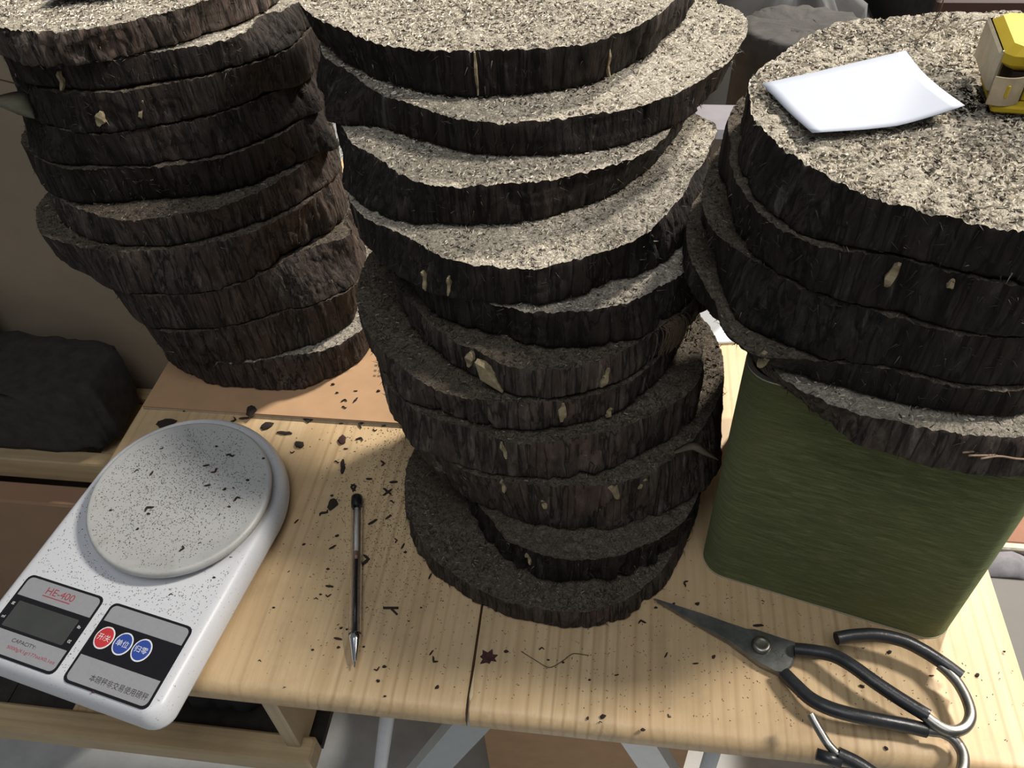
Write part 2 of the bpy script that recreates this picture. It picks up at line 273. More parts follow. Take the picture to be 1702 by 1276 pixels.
STRAW5 = [(0.1841, 0.2842, 0.2260), (0.1937, 0.2875, 0.2250), (0.2025, 0.2875, 0.2240), (0.2100, 0.2895, 0.2220)]
STRAW6 = [(0.1644, 0.3041, 0.2260), (0.1669, 0.2994, 0.2250), (0.1681, 0.2959, 0.2240), (0.1727, 0.2964, 0.2220)]
STRAW7 = [(0.1756, 0.2961, 0.2260), (0.1819, 0.2911, 0.2250), (0.1920, 0.2905, 0.2240), (0.2069, 0.2903, 0.2220)]
TUFT = (-0.658, 0.1775)

# ------------------------------------------------------------------ helpers
rng = np.random.default_rng(7)
random.seed(7)


def _hash(ix, iy, iz, seed):
    n = (ix.astype(np.int64) * 374761393 + iy.astype(np.int64) * 668265263
         + iz.astype(np.int64) * 2147483647 + seed * 1274126177) & 0xffffffff
    n = ((n ^ (n >> 13)) * 1274126177) & 0xffffffff
    n = n ^ (n >> 16)
    return (n & 0xffff) / 32767.5 - 1.0


def noise(P, seed=0):
    """value noise in [-1, 1] for an (n, 3) array"""
    i = np.floor(P)
    f = P - i
    f = f * f * (3 - 2 * f)
    x, y, z = i[:, 0], i[:, 1], i[:, 2]
    r = 0
    for dx in (0, 1):
        wx = f[:, 0] if dx else 1 - f[:, 0]
        for dy in (0, 1):
            wy = f[:, 1] if dy else 1 - f[:, 1]
            for dz in (0, 1):
                wz = f[:, 2] if dz else 1 - f[:, 2]
                r = r + wx * wy * wz * _hash(x + dx, y + dy, z + dz, seed)
    return r


def loc_of(o):
    v = np.zeros(3)
    while o is not None:
        v = v + np.array(o.location)
        o = o.parent
    return v


def obj(name, verts, faces, mats, parent=None, smooth=False, mat_index=None, kind=None):
    """one mesh object; verts are given in world metres"""
    V = np.asarray(verts, dtype=float)
    off = loc_of(parent) if parent is not None else np.zeros(3)
    me = bpy.data.meshes.new(name)
    me.from_pydata((V - off).tolist(), [], [list(map(int, f)) for f in faces])
    if not isinstance(mats, (list, tuple)):
        mats = [mats]
    for m in mats:
        me.materials.append(m)
    if mat_index is not None:
        me.polygons.foreach_set('material_index', np.asarray(mat_index, dtype=np.int32))
    if smooth:
        me.polygons.foreach_set('use_smooth', np.ones(len(me.polygons), dtype=bool))
    me.update()
    o = bpy.data.objects.new(name, me)
    COL.objects.link(o)
    if parent is not None:
        o.parent = parent
    if kind:
        o['kind'] = kind
    return o


def thing(name, label, cat, loc=(0, 0, 0), group=None):
    o = bpy.data.objects.new(name, None)
    o.empty_display_size = 0.02
    o.location = loc
    COL.objects.link(o)
    return tag(o, label, cat, group)


def tag(o, label, cat, group=None):
    o['label'] = label
    o['category'] = cat
    if group:
        o['group'] = group
    return o


def struct(o):
    o['kind'] = 'structure'
    return o


class MB:
    """collects simple shapes into one mesh"""
    def __init__(self):
        self.v, self.f = [], []

    def add(self, v, f):
        n = len(self.v)
        self.v += [tuple(map(float, p)) for p in v]
        self.f += [[i + n for i in q] for q in f]
        return self

    def box(self, x0, x1, y0, y1, z0, z1, bev=0.0):
        if bev <= 0:
            v = [(x, y, z) for z in (z0, z1) for y in (y0, y1) for x in (x0, x1)]
            f = [(0, 2, 3, 1), (4, 5, 7, 6), (0, 1, 5, 4), (2, 6, 7, 3), (0, 4, 6, 2), (1, 3, 7, 5)]
            return self.add(v, f)
        b = bev
        pts = [(x0 + b, y0), (x1 - b, y0), (x1, y0 + b), (x1, y1 - b), (x1 - b, y1), (x0 + b, y1), (x0, y1 - b), (x0, y0 + b)]
        ins = [(x0 + 2 * b, y0 + b), (x1 - 2 * b, y0 + b), (x1 - b, y0 + 2 * b), (x1 - b, y1 - 2 * b),
               (x1 - 2 * b, y1 - b), (x0 + 2 * b, y1 - b), (x0 + b, y1 - 2 * b), (x0 + b, y0 + 2 * b)]
        rings = [[(p[0], p[1], z0) for p in ins], [(p[0], p[1], z0 + b) for p in pts],
                 [(p[0], p[1], z1 - b) for p in pts], [(p[0], p[1], z1) for p in ins]]
        return self.loft(rings)

    def loft(self, rings, caps=True, close=True):
        n = len(rings[0])
        v = [p for r in rings for p in r]
        f = []
        for k in range(len(rings) - 1):
            for i in range(n if close else n - 1):
                j = (i + 1) % n
                f.append((k * n + i, k * n + j, (k + 1) * n + j, (k + 1) * n + i))
        if caps:
            f.append(tuple(reversed(range(n))))
            f.append(tuple((len(rings) - 1) * n + i for i in range(n)))
        return self.add(v, f)

    def tube(self, path, rad, n=8, caps=True, flat=1.0):
        P = np.asarray(path, dtype=float)
        if np.isscalar(rad):
            rad = [rad] * len(P)
        T = np.gradient(P, axis=0)
        T /= np.linalg.norm(T, axis=1)[:, None] + 1e-12
        up = np.array([0, 0, 1.0])
        if abs(T[0] @ up) > .9:
            up = np.array([1.0, 0, 0])
        N = up - (up @ T[0]) * T[0]
        N /= np.linalg.norm(N)
        rings = []
        for i in range(len(P)):
            N = N - (N @ T[i]) * T[i]
            N /= np.linalg.norm(N) + 1e-12
            B = np.cross(T[i], N)
            rings.append([P[i] + rad[i] * (math.cos(2 * math.pi * k / n) * N * flat + math.sin(2 * math.pi * k / n) * B) for k in range(n)])
        return self.loft(rings, caps)

    def slab_poly(self, poly, z0, z1, bev=0.0):
        """vertical prism of a convex-ish outline, optionally with a bevelled top edge"""
        P = np.asarray(poly, dtype=float)
        c = P.mean(0)
        rings = [[(x, y, z0) for x, y in P]]
        if bev > 0:
            d = P - c
            L = np.linalg.norm(d, axis=1)[:, None]
            Q = c + d * (1 - bev / L)
            rings += [[(x, y, z1 - bev) for x, y in P], [(x, y, z1) for x, y in Q]]
        else:
            rings += [[(x, y, z1) for x, y in P]]
        return self.loft(rings)

    def build(self, name, mat, parent=None, smooth=False, kind=None):
        return obj(name, self.v, self.f, mat, parent, smooth, kind=kind)


def smooth_path(P, n=6):
    """Catmull-Rom through the points"""
    P = np.asarray(P, dtype=float)
    Q = np.vstack([2 * P[0] - P[1], P, 2 * P[-1] - P[-2]])
    out = []
    for i in range(1, len(Q) - 2):
        for k in range(n):
            t = k / n
            a, b, c, d = Q[i - 1], Q[i], Q[i + 1], Q[i + 2]
            out.append(.5 * (2 * b + (c - a) * t + (2 * a - 5 * b + 4 * c - d) * t * t + (3 * b - a - 3 * c + d) * t ** 3))
    out.append(P[-1])
    return np.array(out)


def auto_smooth(o, deg=40):
    """smooth faces, sharp edges above the angle"""
    me = o.data
    me.polygons.foreach_set('use_smooth', np.ones(len(me.polygons), dtype=bool))
    me.set_sharp_from_angle(angle=math.radians(deg))
    return o


def copy_thing(o, loc):
    r = o.copy()
    r.location = loc
    COL.objects.link(r)
    for ch in o.children:
        c = ch.copy()
        COL.objects.link(c)
        c.parent = r
    return r


# ------------------------------------------------------------------ materials
class G:
    def __init__(self, name):
        self.m = bpy.data.materials.new(name)
        self.m.use_nodes = True
        self.t = self.m.node_tree
        self.b = self.t.nodes['Principled BSDF']
        self.tc = None

    def n(self, kind, **kw):
        x = self.t.nodes.new(kind)
        for k, v in kw.items():
            if k in x.inputs and not hasattr(x, k):
                self.s(x.inputs[k], v)
            elif hasattr(x, k):
                setattr(x, k, v)
            else:
                self.s(x.inputs[k], v)
        return x

    def s(self, sock, v):
        if isinstance(v, bpy.types.NodeSocket):
            self.t.links.new(v, sock)
        else:
            if isinstance(v, (tuple, list)) and len(v) == 3 and sock.type == 'RGBA':
                v = (*v, 1)
            sock.default_value = v

    def coord(self, scale=(1, 1, 1), rot=(0, 0, 0), which='Object'):
        if self.tc is None:
            self.tc = self.t.nodes.new('ShaderNodeTexCoord')
        mp = self.t.nodes.new('ShaderNodeMapping')
        mp.inputs['Scale'].default_value = scale
        mp.inputs['Rotation'].default_value = rot
        self.t.links.new(self.tc.outputs[which], mp.inputs['Vector'])
        return mp.outputs[0]

    def noise(self, scale=(1, 1, 1), detail=4, rough=.6, dist=0, rot=(0, 0, 0)):
        x = self.t.nodes.new('ShaderNodeTexNoise')
        self.t.links.new(self.coord(scale, rot), x.inputs['Vector'])
        x.inputs['Scale'].default_value = 1
        x.inputs['Detail'].default_value = detail
        x.inputs['Roughness'].default_value = rough
        x.inputs['Distortion'].default_value = dist
        return x.outputs['Fac']

    def ramp(self, fac, stops):
        x = self.t.nodes.new('ShaderNodeValToRGB')
        e = x.color_ramp.elements
        while len(e) < len(stops):
            e.new(.5)
        for el, (p, c) in zip(e, stops):
            el.position = p
            if not isinstance(c, (tuple, list)):
                c = (c, c, c)
            el.color = (*c, 1)
        self.t.links.new(fac, x.inputs[0])
        return x.outputs[0]

    def mix(self, fac, a, b, mode='MIX'):
        x = self.t.nodes.new('ShaderNodeMix')
        x.data_type = 'RGBA'
        x.blend_type = mode
        self.s(x.inputs[0], fac)
        self.s(x.inputs[6], a)
        self.s(x.inputs[7], b)
        return x.outputs[2]

    def math(self, op, a, b=0.0):
        x = self.t.nodes.new('ShaderNodeMath')
        x.operation = op
        self.s(x.inputs[0], a)
        self.s(x.inputs[1], b)
        return x.outputs[0]

    def bump(self, h, strength=.5, dist=.001, prev=None):
        x = self.t.nodes.new('ShaderNodeBump')
        x.inputs['Strength'].default_value = strength
        x.inputs['Distance'].default_value = dist
        self.t.links.new(h, x.inputs['Height'])
        if prev is not None:
            self.t.links.new(prev, x.inputs['Normal'])
        return x.outputs[0]

    def out(self, color=None, rough=.6, normal=None, metal=0, spec=None, **kw):
        if color is not None:
            self.s(self.b.inputs['Base Color'], color)
        self.s(self.b.inputs['Roughness'], rough)
        self.s(self.b.inputs['Metallic'], metal)
        if spec is not None:
            self.s(self.b.inputs['Specular IOR Level'], spec)
        if normal is not None:
            self.t.links.new(normal, self.b.inputs['Normal'])
        for k, v in kw.items():
            self.s(self.b.inputs[k.replace('_', ' ')], v)
        return self.m


def m_plain(name, col, rough=.5, metal=0, var=.12, scale=60, spec=None, bump=.0, **kw):
    g = G(name)
    f = g.noise((scale,) * 3, 5, .65)
    lo = tuple(c * (1 - var) for c in col)
    hi = tuple(min(1, c * (1 + var)) for c in col)
    nrm = g.bump(f, bump, .002) if bump else None
    return g.out(g.ramp(f, [(.3, lo), (.7, hi)]), rough, nrm, metal, spec, **kw)


def m_bark(name='bark_fibre_dark', k=1.0, dusty=0.0):
    g = G(name)
    K = lambda *c: tuple(x * k for x in c)
    streak = g.noise((170, 170, 26), 7, .68, .6)
    big = g.noise((24, 24, 14), 4, .6)
    fleck = g.noise((300, 300, 110), 4, .7)
    c = g.ramp(streak, [(.30, K(.004, .0035, .003)), (.48, K(.014, .011, .009)), (.62, K(.030, .025, .021)), (.80, K(.080, .070, .062))])
    c = g.mix(g.ramp(big, [(.42, 0), (.72, .55)]), c, K(.038, .025, .020))
    line = g.noise((110, 110, 7), 3, .55, .4)
    c = g.mix(g.ramp(line, [(.455, 0), (.49, .85), (.51, .85), (.545, 0)]), c, K(.003, .0025, .002))
    pale = g.noise((85, 85, 9), 4, .7, .8)
    c = g.mix(g.ramp(pale, [(.62, 0), (.74, .75)]), c, K(.105, .095, .082))
    c = g.mix(g.ramp(fleck, [(.66 - dusty, 0), (.80 - dusty, .7)]), c, (.15, .13, .105))
    h = g.math('ADD', streak, g.math('MULTIPLY', fleck, .5))
    return g.out(c, .82, g.bump(h, .9, .0025), 0, .25)


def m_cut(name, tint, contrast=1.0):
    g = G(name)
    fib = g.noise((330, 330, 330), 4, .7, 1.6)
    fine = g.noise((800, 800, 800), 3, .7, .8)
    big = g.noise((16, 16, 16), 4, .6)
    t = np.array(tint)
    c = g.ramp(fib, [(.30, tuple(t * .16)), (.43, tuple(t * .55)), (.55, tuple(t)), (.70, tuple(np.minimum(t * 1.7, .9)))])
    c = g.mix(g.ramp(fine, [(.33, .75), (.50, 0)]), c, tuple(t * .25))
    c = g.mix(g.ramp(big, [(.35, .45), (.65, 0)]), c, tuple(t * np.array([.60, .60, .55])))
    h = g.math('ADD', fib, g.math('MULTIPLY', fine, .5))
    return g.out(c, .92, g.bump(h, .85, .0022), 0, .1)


def m_pine(name, light, dark, along='y', scale=1.0, dirt=.0):
    g = G(name)
    sc = {'y': (1, .045, 1), 'x': (.045, 1, 1), 'z': (1, 1, .045)}[along]
    warp = g.noise(tuple(s * 14 * scale for s in sc), 3, .5)
    grain = g.noise(tuple(s * 120 * scale for s in sc), 5, .6, .25)
    fine = g.noise(tuple(s * 900 * scale for s in sc), 3, .6)
    w = g.t.nodes.new('ShaderNodeTexWave')
    w.wave_type = 'BANDS'
    w.bands_direction = 'Y' if along == 'x' else 'X'
    g.t.links.new(g.coord(tuple(s * 34 * scale for s in sc)), w.inputs['Vector'])
    w.inputs['Scale'].default_value = 1.0
    w.inputs['Distortion'].default_value = 9.0
    w.inputs['Detail'].default_value = 2.5
    w.inputs['Detail Scale'].default_value = .55
    mid = tuple((a * .62 + b * .38) for a, b in zip(light, dark))
    c = g.ramp(w.outputs['Fac'], [(.0, light), (.66, light), (.93, mid), (1.0, tuple((a + 2 * b) / 3 for a, b in zip(dark, mid)))])
    mask = g.noise(tuple(s * 26 * scale for s in sc), 2, .5)
    c = g.mix(g.ramp(mask, [(.40, .9), (.60, 0)]), c, tuple(x * .97 for x in light))
    c = g.mix(g.ramp(grain, [(.36, .75), (.54, 0)]), c, mid)
    c = g.mix(g.ramp(fine, [(.35, .35), (.6, 0)]), c, mid)
    c = g.mix(g.ramp(warp, [(.4, .0), (.75, .45)]), c, tuple(x * y for x, y in zip(light, (.90, .80, .72))))
    if dirt:
        d = g.noise((22, 22, 22), 5, .7)
        c = g.mix(g.ramp(d, [(.50, 0), (.78, dirt)]), c, (.16, .13, .075))
        s = g.noise((420, 420, 420), 3, .7)
        c = g.mix(g.ramp(s, [(.70, 0), (.78, .55)]), c, (.09, .065, .04))
    return g.out(c, .42, g.bump(grain, .12, .001), 0, .4)


def m_speckled(name, col, rough, amount, smudge=.0):
    g = G(name)
    s = g.noise((620, 620, 620), 2, .6)
    d = g.noise((38, 38, 38), 5, .7)
    dens = g.math('MULTIPLY', g.ramp(s, [(.655 - amount, 0), (.72 - amount, 1)]), g.ramp(d, [(.35, .15), (.65, .8)]))
    c = g.mix(dens, col, (.13, .12, .11))
    if smudge:
        k = g.noise((30, 30, 30), 5, .65, .8)
        c = g.mix(g.ramp(k, [(.52, 0), (.80, smudge)]), c, (.26, .25, .235))
    return g.out(c, rough, None, 0, .45)


def m_felt():
    g = G('green_felt')
    f = g.noise((420, 420, 900), 4, .7, 1.2)
    st = g.noise((55, 55, 420), 5, .65, .5, rot=(0, .12, 0))
    big = g.noise((9, 9, 9), 3, .55)
    c = g.ramp(st, [(.30, (.060, .070, .028)), (.52, (.115, .130, .052)), (.72, (.215, .230, .110))])
    c = g.mix(g.ramp(big, [(.35, 0), (.7, .5)]), c, (.150, .142, .055))
    h = g.math('ADD', f, st)
    return g.out(c, .95, g.bump(h, .6, .0018), 0, .1, Sheen_Weight=.45, Sheen_Roughness=.5, Sheen_Tint=(.60, .75, .42, 1))


def m_glass(name, col, rough=.05, ior=1.45, alpha=1.0):
    g = G(name)
    return g.out(col, rough, None, 0, .5, Transmission_Weight=alpha, IOR=ior)


BARK = m_bark(k=1.2)
BARK_L = m_bark('bark_dusty_lit', 2.7, .07)  # dusty bark, lightened further to carry the lit strip on the left stack
BARK_D = m_bark('bark_dusty_brown', 3.6, .03)
BARK_G = m_bark('bark_ridged_grey', 4.4, .05)
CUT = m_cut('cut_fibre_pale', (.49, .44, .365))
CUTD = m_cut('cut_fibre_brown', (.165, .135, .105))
CHIP_A = m_plain('chip_pale', (.70, .64, .53), .85, var=.25)
CHIP_B = m_plain('chip_tan', (.30, .26, .20), .85, var=.25)
CHIP_C = m_plain('chip_dark', (.040, .033, .026), .9, var=.3)
SPLINT = m_plain('splinter_pale', (.30, .24, .14), .75, var=.35, scale=260, bump=.4)
PINE = m_pine('table_pine', (.63, .465, .27), (.29, .165, .075), 'y', 1.0, .30)
PINE_X = m_pine('batten_pine', (.50, .38, .22), (.24, .15, .075), 'x', 1.2, .25)
PINE_Z = m_pine('leg_pine', (.50, .40, .26), (.28, .19, .10), 'z', 1.2)
PLASTIC_W = m_speckled('white_plastic_dusty', (.66, .67, .70), .38, .0)
PLATE_W = m_speckled('plate_plastic_dusty', (.47, .47, .455), .42, .015, .5)
BLACKP = m_plain('black_gloss_plastic', (.012, .012, .014), .22, var=.05)
SILVER = m_plain('silver_panel', (.40, .40, .42), .42, .25, var=.05, scale=400)
LCD = m_plain('lcd_grey', (.060, .064, .062), .25, var=.10, scale=40)
RED = m_plain('button_red', (.56, .045, .05), .4, var=.05)
BLUE = m_plain('button_blue', (.035, .075, .34), .4, var=.05)
WHITEP = m_plain('print_white', (.80, .80, .82), .5, var=.03)
INK_RED = m_plain('print_red', (.35, .05, .07), .6, var=.05)
INK_DARK = m_plain('print_dark', (.045, .04, .045), .6, var=.05)
FELT = m_felt()
RIM = m_plain('pale_rim', (.46, .42, .33), .6, var=.1)
CARD = m_plain('cardboard', (.47, .285, .155), .8, var=.08, scale=35, bump=.1)
CARD_D = m_plain('cardboard_grey', (.30, .235, .165), .85, var=.07, scale=12)
CARD_E = m_plain('cardboard_edge', (.46, .40, .31), .85, var=.1)
CARD_B = m_plain('cardboard_brown', (.33, .20, .12), .85, var=.07, scale=12)
CARD_INK = m_plain('cardboard_print', (.17, .115, .07), .8, var=.2)
CONCRETE = m_plain('concrete_floor', (.44, .45, .44), .8, var=.14, scale=18, bump=.1)
WALLM = m_plain('dark_wall', (.10, .095, .085), .9, var=.1, scale=8)
WHITE_METAL = m_plain('white_painted_metal', (.72, .74, .76), .35, var=.05)
GREY_METAL = m_plain('grey_painted_metal', (.42, .46, .48), .4, var=.06)
PAPER = m_plain('white_paper', (.315, .345, .41), .7, var=.015, scale=30)
STEEL = m_plain('worn_steel', (.30, .29, .265), .36, .95, var=.25, scale=90, bump=.1)
STEEL_D = m_plain('dark_forged_steel', (.21, .215, .21), .36, .75, var=.35, scale=70, bump=.15)
RUBBER = m_plain('black_rubber_sleeve', (.022, .023, .026), .34, var=.3, scale=120, bump=.15)
YELLOW = m_plain('yellow_plastic', (.50, .365, .028), .65, var=.07, scale=25, spec=.15)
HOOK = m_plain('worn_grey_steel', (.46, .40, .29), .45, .25, var=.18, scale=110, bump=.1)
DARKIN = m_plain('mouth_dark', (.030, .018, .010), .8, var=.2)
CRUMB = m_plain('bark_crumb', (.030, .020, .014), .9, var=.5, scale=300, bump=.5)
CRUMB_R = m_plain('bark_crumb_red', (.060, .024, .020), .9, var=.5, scale=300, bump=.5)
DUST = m_plain('fine_dust', (.13, .11, .09), .95, var=.3)
HAIRM = m_plain('root_hair', (.085, .055, .030), .8, var=.2)
STRAW = m_plain('straw_pink', (.34, .23, .16), .7, var=.3, scale=200)
LEAFM = m_plain('dry_leaf', (.13, .105, .070), .8, var=.3, scale=150, bump=.4)
LEAFG = m_plain('dry_leaf_olive', (.135, .125, .080), .8, var=.2, scale=90, bump=.3)
BLACKWOOD = m_plain('black_board', (.030, .027, .024), .9, var=.4, scale=60, bump=.5)  # near-black brown, tone varies at random
SLATE = m_plain('dark_slab', (.040, .040, .040), .9, var=.5, scale=40, bump=.4)  # near-black grey, tone varies at random
BAG = G('grey_plastic_film')
BAG = BAG.out((.13, .13, .13), .30, None, 0, .6, Transmission_Weight=.15, IOR=1.2)
BAGW = m_plain('white_plastic_sheet', (.72, .77, .80), .35, var=.06, scale=60)
GLASS = m_glass('clear_barrel', (.97, .97, .98), .04, 1.46)
INKTUBE = m_plain('ink_black', (.010, .010, .014), .2, var=.1)
REFILL = m_plain('refill_translucent', (.82, .80, .76), .3, var=.05)
GREASE = m_plain('refill_grease', (.36, .20, .15), .3, var=.1)
CHROME = m_plain('chrome_cone', (.70, .70, .72), .14, 1.0, var=.05)

# ------------------------------------------------------------------ setting
FZ = -0.73
struct(obj('floor', [(-4, -2.5, FZ), (4, -2.5, FZ), (4, 4.3, FZ), (-4, 4.3, FZ)], [(0, 1, 2, 3)], CONCRETE))
struct(MB().box(-4, 4, 4.2, 4.3, FZ, 2.6).build('wall_back', WALLM))

# ------------------------------------------------------------------ table
XL, XR, YF, YB = -0.436, 0.290, 0.222, 0.93
table = thing('work_table', 'pale pine laminate work table with rounded front edge, strewn with bark crumbs', 'table', (-.07, .55, FZ))


def board(name, seam_right, x0, x1):
    """one tabletop board; the edge at the seam is slightly ragged"""
    prof = [(YB, 0.0)] + [(y, 0.0) for y in np.linspace(YB - .04, YF + .012, 40)]
    for a in np.linspace(0, math.pi / 2, 7)[1:]:
        prof.append((YF + .010 - .010 * math.sin(a), -.010 + .010 * math.cos(a)))
    prof += [(YF, -.016), (YF + .0015, -.020), (YB, -.020)]
    n = len(prof)
    prof = np.array(prof)
    jit = np.cumsum(rng.normal(0, .00022, n))
    jit -= np.linspace(jit[0], jit[-1], n)
    sx = SEAM_X + (prof[:, 0] - .25) * -.016 + jit
    gap = np.clip((.30 - prof[:, 0]) / .08, 0, 1) * .0011 + .00018
    nx = 14
    rings = []
    for k in range(nx + 1):
        u = k / nx
        xs = (x0 + (sx - gap / 2 - x0) * u) if seam_right else (sx + gap / 2 + (x1 - sx - gap / 2) * u)
        z = prof[:, 1].copy()
        e = (1 - u) if seam_right else u
        if not seam_right and k == nx:
            z = z - np.where(z > -.001, .0012, 0)
        if seam_right and k == 0:
            z = z - np.where(z > -.001, .0012, 0)
        rings.append([(xs[i] if np.ndim(xs) else xs, prof[i, 0], z[i]) for i in range(n)])
    o = MB().loft(rings).build(name, PINE, table)
    return auto_smooth(o, 35)


SEAM_X = -0.0829
board('table_board', True, XL, None)
board('table_board', False, None, XR)
spl = MB().add([(-.0822, .258, .0003), (-.0800, .236, .0012), (-.0812, .232, .0016), (-.0815, .219, -.004), (-.0822, .2205, -.010), (-.0826, .236, .0010)],
               [(0, 1, 2, 5), (5, 2, 3, 4)])
o = spl.build('veneer_splinter', m_plain('raw_veneer', (.62, .50, .32), .7), table)
o['label'] = 'pale splinter lifted along the crack of the tabletop'
# shallow frame hung below the left half, with its contents
for x in (-.4250, -.2340):
    pass
MB().box(-.57, -.214, .214, .236, -.128, -.105, .002).build('shelf_rail', PINE_X, table)
MB().box(-.50, -.214, .52, .54, -.128, -.105, .002).build('shelf_rail', PINE_X, table)
MB().box(-.2365, -.2245, .226, .270, -.118, -.021, .001).build('hanger_board', PINE_Z, table)
MB().box(-.2365, -.2245, .49, .53, -.118, -.021, .001).build('hanger_board', PINE_Z, table)
MB().box(-.427, -.400, .236, .52, -.127, -.109, .002).build('cross_batten', PINE, table)
MB().box(-.498, -.216, .238, .538, -.136, -.1285).box(-.568, -.499, .238, .292, -.136, -.1285).build('tray_bottom', BLACKWOOD, table)


def bar(name, p, q, w, t, mat, wdir):
    p, q, wdir = np.array(p, float), np.array(q, float), np.array(wdir, float)
    d = q - p
    d /= np.linalg.norm(d)
    a = wdir - (wdir @ d) * d
    a /= np.linalg.norm(a)
    b = np.cross(d, a)
    r = []
    for e in (p, q):
        r.append([e + a * sx * w / 2 + b * sy * t / 2 for sx, sy in ((-1, -1), (1, -1), (1, 1), (-1, 1))])
    return MB().loft(r).build(name, mat, table)


bar('leg', (-.060, .262, -.022), (-.345, .268, FZ + .002), .028, .014, GREY_METAL, (1, 0, 0))
bar('leg', (.012, .262, -.022), (.250, .268, FZ + .002), .026, .014, WHITE_METAL, (1, 0, 0))
bar('leg', (-.03, .86, -.022), (-.345, .86, FZ + .002), .028, .014, GREY_METAL, (1, 0, 0))
bar('leg', (.012, .86, -.022), (.250, .86, FZ + .002), .026, .014, WHITE_METAL, (1, 0, 0))
o = MB().tube([(-.145, .262, -.021), (-.215, .262, -.36), (-.29, .262, FZ + .002)], .0062, 10).build('leg_tube', WHITE_METAL, table, True)
o = MB().tube([(.096, .262, -.021), (.10, .262, -.36), (.105, .262, FZ + .002)], .0065, 10).build('leg_tube', WHITE_METAL, table, True)

# slabs lying in the tray below the table
def rough_slab(name, cx, cy, rx, ry, z0, z1, mat, seed, label, cat='board', group=None, n=64):
    a = np.linspace(0, 2 * math.pi, n, endpoint=False)
    P0 = np.c_[np.cos(a), np.sin(a), np.zeros(n)]
    rings = []
    for t, ins in ((0, .97), (.1, 1), (.5, 1.01), (.9, 1), (1, .98), (1.0, .8), (1.0, .55), (1.0, .25)):
        z = z0 + (z1 - z0) * t
        k = ins * (1 + .05 * noise(P0 * 3 + seed, seed) + .03 * noise(np.c_[P0[:, :2] * 14, np.full(n, t * 2)], seed + 1))
        zz = np.full(n, z) + (.0025 * noise(np.c_[P0[:, :2] * 18 * ins, np.full(n, ins)], seed + 2) if t == 1 else 0)
        rings.append(np.c_[cx + rx * k * np.cos(a), cy + ry * k * np.sin(a), zz])
    o = MB().loft([r.tolist() for r in rings]).build(name, mat, None, True)
    tag(o, label, cat, group)
    return o


rough_slab('dark_board', -.305, .365, .068, .112, -.1282, -.080, SLATE, 3, 'dark board in the shallow tray under the table, near the hanging batten')
rough_slab('dark_board', -.462, .376, .030, .112, -.1282, -.090, SLATE, 5, 'dark board in the shallow tray under the table, at the left frame edge')

# ------------------------------------------------------------------ wood slabs of the three stacks
NA = 560


def cubic_ring(s, th):
    R = np.array([int(x) for x in s.split()]) / 10000.0
    N = len(R)
    x = ((th + math.pi) / (2 * math.pi) * N) % N
    i = np.floor(x).astype(int)
    f = x - i
    a, b, c, d = R[(i - 1) % N], R[i % N], R[(i + 1) % N], R[(i + 2) % N]
    return .5 * (2 * b + (c - a) * f + (2 * a - 5 * b + 4 * c - d) * f ** 2 + (3 * b - a - 3 * c + d) * f ** 3)


SURF = {}
DUSTY = ('S6', 'S7', 'S8', 'S9', 'S11', 'R5')


